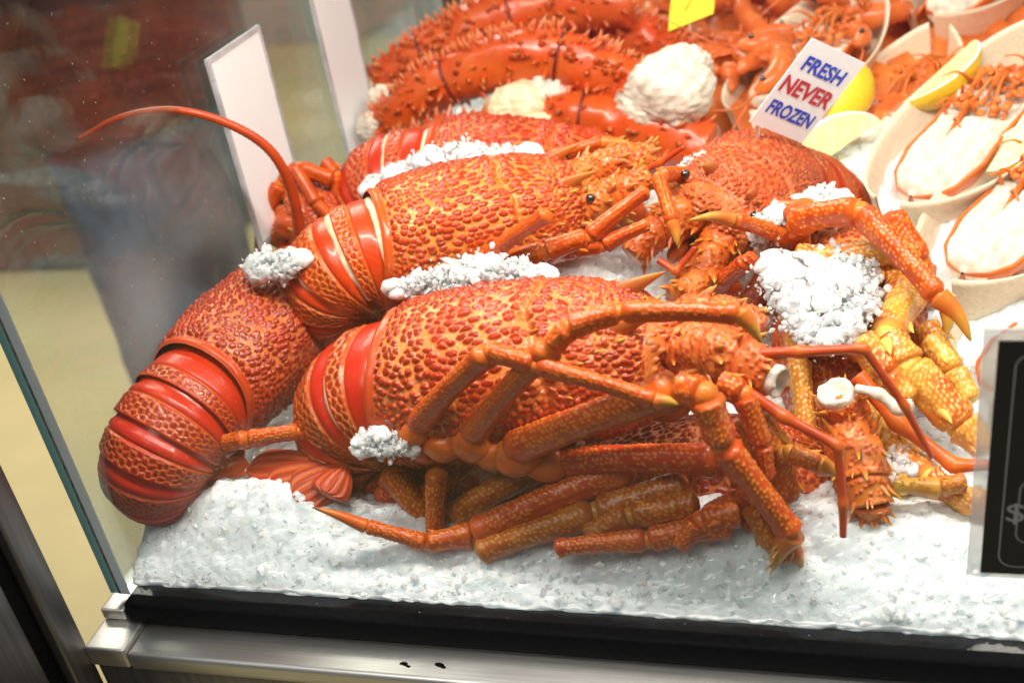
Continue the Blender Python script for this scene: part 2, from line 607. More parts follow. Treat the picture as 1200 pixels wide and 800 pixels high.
MAT = {
    "shell_red": shell_mat("shell_red", (0.38, 0.024, 0.004), (0.70, 0.235, 0.055), (0.56, 0.026, 0.006)),
    "shell_dark": shell_mat("shell_dark", (0.34, 0.018, 0.005), (0.60, 0.17, 0.045), (0.52, 0.036, 0.012)),
    "shell_orange": shell_mat("shell_orange", (0.46, 0.032, 0.003), (0.72, 0.26, 0.045), (0.58, 0.055, 0.004)),
    "shell_back": shell_mat("shell_back", (0.44, 0.024, 0.005), (0.62, 0.17, 0.04), (0.50, 0.030, 0.006)),
    "shell_brick": shell_mat("shell_brick", (0.46, 0.050, 0.014), (0.62, 0.19, 0.06), (0.45, 0.045, 0.015), dust=0.10),
    "leg_orange": leg_mat("leg_orange", (0.56, 0.085, 0.008), (0.76, 0.28, 0.06), (0.48, 0.050, 0.005), (0.66, 0.18, 0.025)),
    "leg_red": leg_mat("leg_red", (0.50, 0.042, 0.006), (0.70, 0.22, 0.05), (0.40, 0.026, 0.005), (0.64, 0.15, 0.025)),
    "leg_amber": leg_mat("leg_amber", (0.44, 0.105, 0.010), (0.66, 0.30, 0.06), (0.36, 0.055, 0.006), (0.52, 0.24, 0.03)),
    "leg_yellow": leg_mat("leg_yellow", (0.56, 0.075, 0.012), (0.84, 0.60, 0.24), (0.70, 0.34, 0.06), (0.82, 0.56, 0.17)),
    "cream": plain("cream_membrane", (0.82, 0.66, 0.42), 0.35, nscale=200, var=0.15, bumpk=0.3),
    "flesh": plain("tail_flesh", (0.62, 0.15, 0.035), 0.28, nscale=90, var=0.35, coat=0.4),
    "eye": plain("black_eye", (0.012, 0.010, 0.008), 0.08, var=0.1, coat=1.0),
    "meat": plain("white_meat", (0.74, 0.64, 0.52), 0.45, nscale=140, var=0.25, bumpk=0.6),
    "meat_cream": plain("cream_meat", (0.82, 0.68, 0.42), 0.45, nscale=120, var=0.2, bumpk=0.5),
    "crab": shell_mat("crab_shell", (0.56, 0.050, 0.008), (0.66, 0.13, 0.022), (0.56, 0.06, 0.012), tip=(0.82, 0.34, 0.12), dust=0.12),
    "band": plain("dark_red_band", (0.16, 0.010, 0.012), 0.5),
    "ice_bed": ice_mat("crushed_ice_bed", (0.84, 0.88, 0.90), 0.006, 0.16),
    "ice_chip": ice_mat("ice_chips", (0.96, 0.975, 0.98), 0.003, 0.10, 0.42),
    "ice_mass": ice_mat("ice_mass", (0.95, 0.97, 0.98), 0.006, 0.14),
    "steel": plain("brushed_steel", (0.72, 0.71, 0.68), 0.40, 1.0, nscale=60, var=0.12, bumpk=0.05, stretch=(0.3, 30, 30)),
    "dark_steel": plain("dark_steel", (0.24, 0.23, 0.23), 0.42, 0.9, nscale=50, var=0.2, bumpk=0.04, stretch=(6, 6, 0.4)),
    "gasket": plain("black_rubber", (0.006, 0.006, 0.007), 0.65, nscale=300, var=0.3, bumpk=0.1),
    "glass": glass_mat("front_glass", (0.965, 0.985, 0.98), 0.03),
    "glass_end": glass_mat("end_glass", (0.94, 0.97, 0.965), 0.30, 0.30),
    "card": plain("white_card", (0.93, 0.93, 0.94), 0.45, nscale=20, var=0.03),
    "paper": plain("sign_paper", (0.88, 0.89, 0.92), 0.35, nscale=20, var=0.03),
    "grey_plastic": plain("grey_plastic_edge", (0.50, 0.50, 0.52), 0.3),
    "blue_ink": plain("blue_ink", (0.012, 0.045, 0.52), 0.5, var=0.05),
    "red_ink": plain("red_ink", (0.52, 0.008, 0.030), 0.5, var=0.05),
    "yellow_card": plain("yellow_card", (0.90, 0.83, 0.03), 0.5, var=0.04),
    "black_card": plain("black_card", (0.008, 0.009, 0.011), 0.5, nscale=30, var=0.3),
    "grey_ink": plain("grey_ink", (0.30, 0.31, 0.33), 0.5, var=0.05),
    "wood": plain("pale_bamboo", (0.80, 0.68, 0.50), 0.5, nscale=40, var=0.12, bumpk=0.05, stretch=(1, 14, 14)),
    "rind": plain("lemon_rind", (0.85, 0.60, 0.03), 0.35, nscale=350, var=0.1, bumpk=0.3),
    "lemon": plain("lemon_flesh", (0.84, 0.78, 0.34), 0.25, nscale=220, var=0.22, bumpk=0.2, coat=0.3),
    "prawn": shell_mat("prawn_shell", (0.66, 0.13, 0.035), (0.72, 0.24, 0.09), (0.72, 0.19, 0.06), tip=(0.55, 0.08, 0.02), rough=0.25),
    "prawn_leg": plain("prawn_legs", (0.70, 0.15, 0.035), 0.35, nscale=100, var=0.3),
    "half_shell": shell_mat("half_shell", (0.66, 0.14, 0.028), (0.72, 0.22, 0.05), (0.72, 0.18, 0.035), rough=0.35),
    "floor": plain("yellow_beige_floor", (0.62, 0.52, 0.27), 0.55, nscale=2.2, var=0.12),
    "jeans": plain("blue_jeans", (0.13, 0.17, 0.27), 0.85, nscale=14, var=0.55),
    "jacket": plain("maroon_jacket", (0.17, 0.040, 0.026), 0.8, nscale=12, var=0.6),
    "skin": plain("skin", (0.55, 0.28, 0.17), 0.5, nscale=20, var=0.12),
    "hair": plain("brown_hair", (0.03, 0.018, 0.010), 0.6),
    "shoe": plain("dark_shoe", (0.02, 0.02, 0.022), 0.5),
    "wall": plain("pale_grey_wall", (0.40, 0.41, 0.40), 0.7, nscale=3, var=0.1),
    "counter": plain("charcoal_counter", (0.13, 0.13, 0.135), 0.4, nscale=6, var=0.4),
    "brown": plain("brown_post", (0.16, 0.065, 0.035), 0.5, nscale=30, var=0.25),
}
_m, _nt, _b = newmat("teal_glass_edge")
_b.inputs["Base Color"].default_value = (0.16, 0.46, 0.50, 1)
setin(_b, Roughness=0.12, IOR=1.5)
_b.inputs["Transmission Weight"].default_value = 0.25
_n = noise_node(_nt, 40, 3, stretch=(1, 1, 0.2))
_nt.links.new(mixc(_nt, _n.outputs["Fac"], (0.20, 0.55, 0.58), (0.42, 0.78, 0.80)), _b.inputs["Base Color"])
MAT["glass_edge"] = _m
MAT["pale_edge"] = plain("pale_glass_edge", (0.78, 0.90, 0.95), 0.15, nscale=30, var=0.2, stretch=(1, 1, 0.1))
MAT["seam"] = plain("silicone_seam", (0.22, 0.20, 0.22), 0.4, nscale=200, var=0.5)
_m, _nt, _b = newmat("clear_holder")
setin(_b, Roughness=0.05, IOR=1.2)
_nt.nodes.remove(_b)
_tr = N(_nt, "ShaderNodeBsdfTransparent")
_gl = N(_nt, "ShaderNodeBsdfGlossy")
_gl.inputs["Roughness"].default_value = 0.05
_df = N(_nt, "ShaderNodeBsdfDiffuse")
_df.inputs[0].default_value = (0.85, 0.86, 0.86, 1)
_mx = N(_nt, "ShaderNodeMixShader")
_mx.inputs[0].default_value = 0.42
_nt.links.new(_tr.outputs[0], _mx.inputs[1])
_nt.links.new(_df.outputs[0], _mx.inputs[2])
_mx2 = N(_nt, "ShaderNodeMixShader")
_mx2.inputs[0].default_value = 0.06
_nt.links.new(_mx.outputs[0], _mx2.inputs[1])
_nt.links.new(_gl.outputs[0], _mx2.inputs[2])
_nt.links.new(_mx2.outputs[0], _nt.nodes["Material Output"].inputs[0])
MAT["clear"] = _m


MAT["gasket"].node_tree.nodes["Principled BSDF"].inputs["Specular IOR Level"].default_value = 0.12


# ================================================================== the setting
CASE_X1, CASE_Y1 = 1.1, 1.05


def ice_z(x, y):
    """level of the ice bed: nearly flat at the front, rising to the back, heaped under the pile"""
    x, y = np.asarray(x, float), np.asarray(y, float)
    z = 0.018 + 0.05 * sm(0.14, 0.42, y) + 0.02 * sm(0.42, 0.8, y)
    z = z + 0.055 * np.exp(-((x - 0.20) / 0.085) ** 2 - ((y - 0.215) / 0.06) ** 2)
    z = z + 0.018 * np.exp(-((x - 0.36) / 0.07) ** 2 - ((y - 0.04) / 0.06) ** 2) + 0.026 * np.exp(-((x - 0.075) / 0.045) ** 2 - ((y - 0.035) / 0.04) ** 2)
    z = z * (0.03 + 0.97 * np.clip((y - 0.003) / 0.030, 0, 1) ** 0.75)
    return z


def build_floor():
    mb = MB()
    mb.add([[-9, -4, -0.92], [7, -4, -0.92], [7, 12, -0.92], [-9, 12, -0.92]], [[0, 1, 2, 3]])
    tag(mb.build("floor", MAT["floor"], smooth=False), kind="structure")
    mb = MB()
    box(mb, -9, 7, 4.6, 4.7, -0.916, 2.4)
    tag(mb.build("wall", MAT["wall"], smooth=False), kind="structure")
    c = thing("back_counter", (-1.9, 2.5, -0.916), "dark grey counter standing on the floor far behind the display case", "counter")
    mb = MB()
    box(mb, -1.3, 0.50, -0.3, 0.3, 0, 0.86, 0.01)
    mb.build("counter_body", MAT["counter"], c)
    mb = MB()
    box(mb, -1.33, 0.53, -0.33, 0.33, 0.863, 0.90, 0.006)
    mb.build("counter_top", MAT["dark_steel"], c)


def build_case():
    c = thing("display_case", (0.0, 0.0, -0.92), "stainless steel refrigerated display case with glass front holding seafood on ice", "display case")
    off = np.array([0, 0, 0.92])

    def part(mb, name, mat, smooth=True):
        for k in range(len(mb.v)):
            mb.v[k] = mb.v[k] + off
        return mb.build(name, mat, c, smooth)

    mb = MB()                                     # front glass, its polished left edge is a part of its own
    box(mb, 0.0012, CASE_X1, -0.005, 0.0, 0.0, 0.52)
    g = part(mb, "front_glass", MAT["glass"], False)
    mb = MB()
    box(mb, -0.0006, 0.0048, -0.0056, -0.0051, 0.0, 0.52)
    mb.build("polished_edge", MAT["pale_edge"], g, False)
    mb = MB()
    box(mb, -0.0022, -0.0006, -0.0055, 0.0006, 0.0, 0.52)
    mb.build("silicone_seam", MAT["seam"], g, False)
    mb = MB()
    box(mb, -0.0070, -0.001, 0.0013, CASE_Y1, 0.0, 0.52)
    g = part(mb, "end_glass", MAT["glass_end"], False)
    mb = MB()
    box(mb, -0.0075, -0.0023, -0.0052, 0.0011, 0.0, 0.52)
    mb.build("glass_edge", MAT["glass_edge"], g, False)
    for o in c.children:
        for k in o.children:
            k.location = (0, 0, 0.92)
    mb = MB()                                     # rubber channel under the front glass
    box(mb, 0.003, CASE_X1, -0.0125, 0.004, -0.0150, -0.0005, 0.0025)
    part(mb, "rubber_gasket", MAT["gasket"])
    mb = MB()                                     # steel ledge, bevelled to a bright front edge
    box(mb, 0.012, CASE_X1, -0.0330, 0.02, -0.027, -0.0153, 0.0028)
    part(mb, "front_ledge", MAT["steel"])
    mb = MB()
    box(mb, -0.013, 0.0115, -0.0325, 0.01, -0.0265, -0.0135, 0.0015)
    box(mb, -0.013, 0.002, -0.012, 0.02, -0.0133, -0.0060, 0.0015)
    part(mb, "corner_cap", MAT["steel"])
    mb = MB()
    box(mb, -0.013, -0.0007, 0.021, CASE_Y1, -0.027, -0.004, 0.0015)
    part(mb, "end_ledge", MAT["steel"])
    mb = MB()
    box(mb, -0.0119, CASE_X1, -0.0300, CASE_Y1, -0.80, -0.0272, 0.002)
    part(mb, "front_panel", MAT["dark_steel"])
    mb = MB()
    box(mb, 0.005, CASE_X1 - 0.03, 0.0, CASE_Y1, -0.92, -0.803)
    part(mb, "plinth", MAT["gasket"])
    mb = MB()                                     # worn chips in the finish of the front panel
    for px, py, s in ((473, 777, 0.0022), (515, 778, 0.0026), (519, 781, 0.0016), (478, 780, 0.0014)):
        p = on(px, py, y=-0.0303)
        a = np.linspace(0, 2 * np.pi, 9, endpoint=False)
        r = s * (0.7 + 0.5 * rng.random(9))
        ring = np.stack([p[0] + r * np.cos(a), np.full(9, -0.0306), p[2] + 0.6 * r * np.sin(a)], 1)
        V = np.vstack([ring, ring + [0, 0.0004, 0], [[p[0], -0.0307, p[2]]]])
        T = [[i, (i + 1) % 9, 18] for i in range(9)]
        Q = [[i, 9 + i, 9 + (i + 1) % 9, (i + 1) % 9] for i in range(9)]
        mb.add(V, Q, T)
    part(mb, "chipped_paint", MAT["gasket"])

    n = thing("neighbour_cabinet", (-0.012, -0.03, -0.92), "dark grey steel cabinet edge standing against the left end of the display case", "cabinet")
    mb = MB()
    box(mb, -0.60, 0.0, -0.016, 0.0, 0, 1.5, 0.0015)
    mb.build("side_panel", MAT["dark_steel"], n)
    mb = MB()
    box(mb, -0.60, -0.006, -0.026, -0.0165, 0, 1.5, 0.001)
    mb.build("groove_strip", MAT["gasket"], n)
    mb = MB()
    box(mb, -0.60, -0.004, -0.06, -0.0265, 0, 1.5, 0.002)
    mb.build("front_panel", MAT["dark_steel"], n)


_ico = None


def ico(sub):
    global _ico
    if _ico is None:
        import bmesh
        _ico = {}
        for s in (1, 2):
            bm = bmesh.new()
            bmesh.ops.create_icosphere(bm, subdivisions=s, radius=1)
            _ico[s] = (np.array([v.co[:] for v in bm.verts]), np.array([[v.index for v in f.verts] for f in bm.faces]))
            bm.free()
    return _ico[sub]


def chips(mb, C, size, sub=1):
    """one faceted splinter of ice at each point"""
    V0, T0 = ico(sub)
    n = len(C)
    A = rng.normal(size=(n, 3, 3))
    R, _ = np.linalg.qr(A)
    sc = np.asarray(size).reshape(-1, 1) * (0.45 + 0.9 * rng.random((n, 3)))
    jit = 1 + 0.28 * rng.normal(size=(n, len(V0), 1)).clip(-1.5, 1.5)
    V = np.einsum("nvi,nij->nvj", V0[None] * jit * sc[:, None], R) + np.asarray(C)[:, None]
    T = T0[None] + (np.arange(n) * len(V0))[:, None, None]
    mb.add(V.reshape(-1, 3), None, T.reshape(-1, 3))
    return mb


def build_ice_bed():
    nx, ny = 420, 300
    x = np.linspace(0.0012, CASE_X1 - 0.02, nx)[:, None] * np.ones((1, ny))
    y = 0.0035 + (np.linspace(0, 1, ny)[None, :] ** 1.6) * (CASE_Y1 - 0.02) * np.ones((nx, 1))
    P2 = np.stack([x, y, 0 * x], -1)
    f1, f2, rid, _ = cells(x + 0.003 * vnoise(P2, 90, 6), y, 0.0052, 0.0042, 3, 0.95)
    z = ice_z(x, y) + 0.0035 * fbm(P2, 45, 2) * sm(0.0, 0.02, y) + 0.0022 * (rid - 0.5) * sm(0.02, 0.25, f2 - f1) + 0.0008 * (0.5 - f1) + 0.0005 * vnoise(P2, 420, 5)
    z = np.maximum(z, 0.0004)
    z[:, 0] = z[:, 1]
    mb = MB()
    mb.grid(np.stack([x, y, z], -1))
    nz = 24                                       # the face of the bed pressed against the front glass
    k = np.linspace(0, 1, nz)[None, :]
    fx = x[:, :1] * np.ones((1, nz))
    fz = -0.0004 + k * (z[:, :1] + 0.0004)
    c1, c2, cr, _ = cells(fx, fz, 0.006, 0.004, 8)
    fy = 0.0032 - 0.0014 * cr * (1 - k ** 6) - 0.0006 * (0.5 - c1) * (1 - k ** 6)
    fy[:, -1] = y[:, 0]
    mb.grid(np.stack([fx, fy, fz], -1)[:, ::-1])
    k = np.linspace(0, 1, 10)[None, :]            # and the one against the end glass
    y1 = y[:1].T
    z1 = z[:1].T
    mb.grid(np.stack([np.full((ny, 10), 0.0013), y1 * np.ones((1, 10)), -0.0004 + k * (z1 + 0.0004)], -1))
    tag(mb.build("ice_bed", MAT["ice_bed"], smooth=False), "bed of crushed ice filling the bottom of the display case", "ice", kind="structure")
    mb = MB()
    n = 6500
    s = 0.0007 + 0.0022 * rng.random(n) ** 3
    X = rng.random(n) * 0.62 + 0.004
    Y = 0.0045 + rng.random(n) ** 1.7 * 0.5
    Z = ice_z(X, Y) + 0.0035 * fbm(np.stack([X, Y, 0 * X], 1), 45, 2) - 0.35 * s + rng.normal(size=n) * 0.0003
    chips(mb, np.stack([X, Y, Z], 1), s)
    tag(mb.build("loose_ice", MAT["ice_chip"], smooth=False), "loose chips of crushed ice scattered over the ice bed", "ice", kind="stuff")


def ice_heap(label, spine, wid, height, n, size=0.0034, group="clumps of ice on the lobsters"):
    """a lumpy mass of frozen crushed ice with splinters standing out of it, along a spine of points"""
    sp = spline(spine, 60)
    c0 = sp[30].copy()
    sp = sp - c0
    taper = np.sin(np.linspace(0.12, np.pi - 0.12, 60)) ** 0.6
    o = thing("ice_clump", c0, label, "ice", group)
    mb = MB()
    k = max(5, int(n / 28))
    for q in range(k):                              # the frozen mass
        i = int(rng.random() * 59)
        d = rng.normal(size=3)
        d *= 0.55 / np.linalg.norm(d)
        c = sp[i] + d * np.array([wid, wid, height]) * taper[i]
        r = min(wid, height) * (0.40 + 0.35 * rng.random())
        ellipsoid(mb, c, np.array([r * 1.2, r, r * 0.9]), 18, 24, noise=r * 0.22, nscale=1.6 / r, seed=q)
    mass = mb.build("ice_mass", MAT["ice_mass"], o, smooth=True)
    mass["kind"] = "stuff"
    n = int(n * 4.2)
    t = (rng.random(n) * 59).astype(int)
    d = rng.normal(size=(n, 3))
    d /= np.linalg.norm(d, axis=1)[:, None]
    d *= (rng.random(n) ** 0.22 * np.where(rng.random(n) < 0.06, 1.45, 1.0))[:, None]
    C = sp[t] + d * np.array([wid, wid, height]) * taper[t][:, None]
    mb = MB()
    chips(mb, C, size * (0.20 + 0.60 * rng.random(n) ** 3))
    c = mb.build("ice_chips", MAT["ice_chip"], o, smooth=False)
    c["kind"] = "stuff"
    return o


# ================================================================== lobsters
LC = 0.130                                        # carapace length at scale 1
_UW = [0, .04, .12, .35, .6, .8, .92, 1.0]
_WW = [.0375, .0395, .042, .045, .0445, .040, .035, .030]
_HH = [.036, .0375, .040, .0420, .0415, .037, .032, .026]


def carapace_mesh():
    nu, nv = 330, 300
    u = np.linspace(0, 1, nu)[:, None] * np.ones((1, nv))
    a = np.linspace(-1, 1, nv)[None, :] * math.radians(118) * np.ones((nu, 1))
    w = np.interp(u, _UW, _WW)
    h = np.interp(u, _UW, _HH)
    s = np.abs(a)
    over = np.clip(s - math.pi / 2, 0, 9)
    ca = np.where(s <= math.pi / 2, np.cos(a), 0)
    sa = np.where(s <= math.pi / 2, np.sin(a), np.sign(a))
    y = w * np.sign(sa) * np.abs(sa) ** 0.92 * (1 - 0.55 * over ** 1.7)
    z = h * ca ** 0.9 - 0.052 * over * (1 - 0.25 * u)
    rear = 0.010 * (np.abs(a) / math.radians(118)) ** 2              # hind margin sweeps back at the sides
    x = LC * u - rear * (1 - u) + 0.006 * (1 - (a / math.radians(118)) ** 2) * u
    P = np.stack([x, y, z], -1)
    n = np.cross(np.gradient(P, axis=0), np.gradient(P, axis=1))
    n /= np.linalg.norm(n, axis=-1)[..., None] + 1e-12
    if n[nu // 2, nv // 2, 2] < 0:
        n = -n
    arc = a * 0.041
    side = np.abs(a) / math.radians(118)
    cerv = 0.60 + 0.16 * np.clip(side, 0, 1) ** 1.3 + 0.012 * np.sin(arc * 220)   # cervical groove, bowed forward at the sides
    gd = (u - cerv) * LC
    groove = np.exp(-(gd / 0.0022) ** 2)
    ww = np.stack([x, arc, 0 * x], -1)
    warp = 0.0012 * vnoise(ww, 90, 4)
    f1, f2, rid, off = cells(x + warp + 0.007 * vnoise(ww, 26, 14), arc + 0.0010 * vnoise(ww, 110, 9) + 0.0055 * vnoise(ww, 24, 31), 0.0062, 0.0038, 1, 0.80)
    g1, g2, rid2, off2 = cells(x, arc, 0.0038, 0.0036, 2)
    small = np.clip(sm(0.50, 0.72, side) + 0.8 * sm(0.7, 0.95, u), 0, 1)
    hA = sm(0.56, 0.26, f1) * sm(0.02, 0.16, f2 - f1) * (0.78 + 0.75 * off).clip(0.2, 1.5) * (0.5 + 0.5 * rid)
    hB = sm(0.62, 0.22, g1) * (0.6 + 0.4 * rid2)
    hgt = hA * (1 - small) + hB * small
    rim = 1 - sm(0.035, 0.055, u)
    mask = (1 - rim) * (1 - 0.75 * groove)
    disp = 0.0029 * hgt * mask * (0.75 + 0.5 * vnoise(ww, 60, 8)) + 0.0006 * fbm(ww, 60, 12) + 0.0003 * sm(0.5, 0.2, cells(x, arc, 0.0013, 0.0013, 17)[0]) * (1 - hgt).clip(0, 1) * mask + 0.0011 * np.exp(-((u - 0.018) / 0.014) ** 2) - 0.0018 * groove - 0.0012 * np.exp(-((u - 0.05) / 0.010) ** 2)
    disp = disp * (1 - sm(0.965, 0.995, u))
    P = P + n * disp[..., None]
    tubA = sm(0.60, 0.44, f1) * sm(0.03, 0.13, f2 - f1)
    tubB = sm(0.55, 0.42, g1)
    tub = (tubA * (1 - small) + tubB * small) * mask
    mb = MB()
    mb.grid(P, tub=tub.ravel(), rnd=(rid * 0.45 * (1 - small) + rid2 * 0.6 * small).ravel(), smo=(0.75 * rim).ravel(), tip=0.0)
    k = 40                                         # closing face at the front
    end = P[-1]
    t = np.linspace(0, 1, k)[:, None, None]
    c = end.mean(0) + np.array([0.004, 0, 0.004])
    face = end[None] * (1 - t) + c * t + np.array([0.008, 0, 0]) * np.sin(t * math.pi / 2)
    q1, q2, qr, _ = cells(face[..., 1], face[..., 2], 0.0040, 0.0040, 6)
    bump_ = sm(0.5, 0.15, q1) * np.sin(t[..., 0] * math.pi)
    face[..., 0] += 0.0022 * bump_ + 0.003 * vnoise(face, 120, 3) * np.sin(t[..., 0] * math.pi)
    mb.grid(face, tub=(0.2 + 0.7 * bump_).ravel(), rnd=qr.ravel(), smo=0.0, tip=0.0)
    return mb.mesh("carapace")


CARAPACE = None
HEAD_SPINES = None


def head_spine_mesh():
    mb = MB()
    r = random.Random(3)
    for sgn in (-1, 1):
        for u, side, ln in ((.93, .30, .008), (.86, .36, .006), (.80, .42, .006), (.97, .62, .008), (.90, .66, .006), (.84, .55, .0055), (.99, .12, .006),
                            (.72, .34, .0045), (.76, .60, .0045), (.95, .85, .007), (.66, .22, .004), (.88, .12, .0045)):
            a = side * math.radians(118) * sgn
            w, h = np.interp(u, _UW, _WW), np.interp(u, _UW, _HH)
            p = np.array([LC * u, w * math.sin(a), h * max(0, math.cos(a))])
            nrm = np.array([0.9, math.sin(a) * 0.6, math.cos(a) * 0.6])
            cone(mb, p, nrm, ln * 1.3, ln * 0.34, nv=8)
    return mb.mesh("head_spines")


def carapace_parts(root, shell, sc, spines=True):
    global CARAPACE, HEAD_SPINES
    if CARAPACE is None:
        CARAPACE = carapace_mesh()
        HEAD_SPINES = head_spine_mesh()
    c = link("carapace", CARAPACE, shell, root)
    c.scale = (sc,) * 3
    if spines:
        h = link("head_spines", HEAD_SPINES, shell, c)
        h["kind"] = "stuff"
    return c


def belly(root, mat, sc):
    mb = MB()
    u = np.linspace(0.02, 0.97, 30)
    w, h = np.interp(u, _UW, _WW), np.interp(u, _UW, _HH)
    path = np.stack([u * LC, 0 * u, -0.004 + 0 * u], 1) * sc
    P, a = tube_grid(path, w * 0.86 * sc, 28, 1.0, (0, 0, 1))
    P[..., 2] = np.clip((P[..., 2] + 0.004 * sc) * 0.75, -0.030 * sc, 0.02 * sc) - 0.004 * sc
    P[..., 2] += 0.0025 * sc * np.sin(P[..., 0] / sc * 260)
    mb.grid(P, True, tub=0.2, end=0.2)
    return mb.build("underside", mat, root)


def face_parts(root, shell, sc, eyes=True, horns=True):
    for s in (-1, 1):
        if horns:
            mb = MB()
            p = np.array([LC * 0.93, s * 0.0145, 0.027]) * sc
            cone(mb, p, (0.72, s * 0.06, 0.55), 0.020 * sc, 0.0075 * sc, bend=np.array([0.008, s * 0.001, -0.003]) * sc, nv=14, flat=0.55, tipk=0.35, sink=0.4)
            mb.build("horn", shell, root)
        if eyes:
            mb = MB()
            e0 = np.array([LC * 0.97, s * 0.012, 0.014]) * sc
            e1 = np.array([LC + 0.004, s * 0.0245, 0.0215]) * sc
            tube(mb, spline([e0, e1], 8), np.linspace(0.0045, 0.0036, 8) * sc, 10, tub=0.3, smo=0.4)
            st = mb.build("eye_stalk", shell, root)
            mb = MB()
            ellipsoid(mb, e1 + np.array([0.0022, s * 0.0012, 0.0012]) * sc, 0.0031 * sc, 12, 16)
            mb.build("eye", MAT["eye"], st)
    mb = MB()
    for s in (-1, 1):                              # spined plates between the horns and the antennae
        cone(mb, np.array([LC * 0.99, s * 0.008, 0.002]) * sc, (1, s * 0.25, 0.35), 0.016 * sc, 0.006 * sc, nv=9)
        cone(mb, np.array([LC * 0.99, s * 0.022, -0.006]) * sc, (1, s * 0.5, 0.2), 0.013 * sc, 0.005 * sc, nv=9)
        cone(mb, np.array([LC * 0.96, s * 0.028, 0.006]) * sc, (0.8, s * 0.6, 0.35), 0.012 * sc, 0.004 * sc, nv=9)
    for s in (-1, 1):                              # swollen sockets of the antennae and the mouth below
        ellipsoid(mb, np.array([LC + 0.006, s * 0.015, -0.006]) * sc, np.array([0.013, 0.012, 0.013]) * sc, 22, 30, noise=0.0016 * sc, nscale=160, seed=4, tub=0.6, rnd=0.5)
        ellipsoid(mb, np.array([LC + 0.004, s * 0.007, -0.024]) * sc, np.array([0.014, 0.006, 0.010]) * sc, 16, 20, noise=0.0012 * sc, nscale=200, seed=5, tub=0.3, rnd=0.6)
    mb.build("antennal_plate", shell, root)


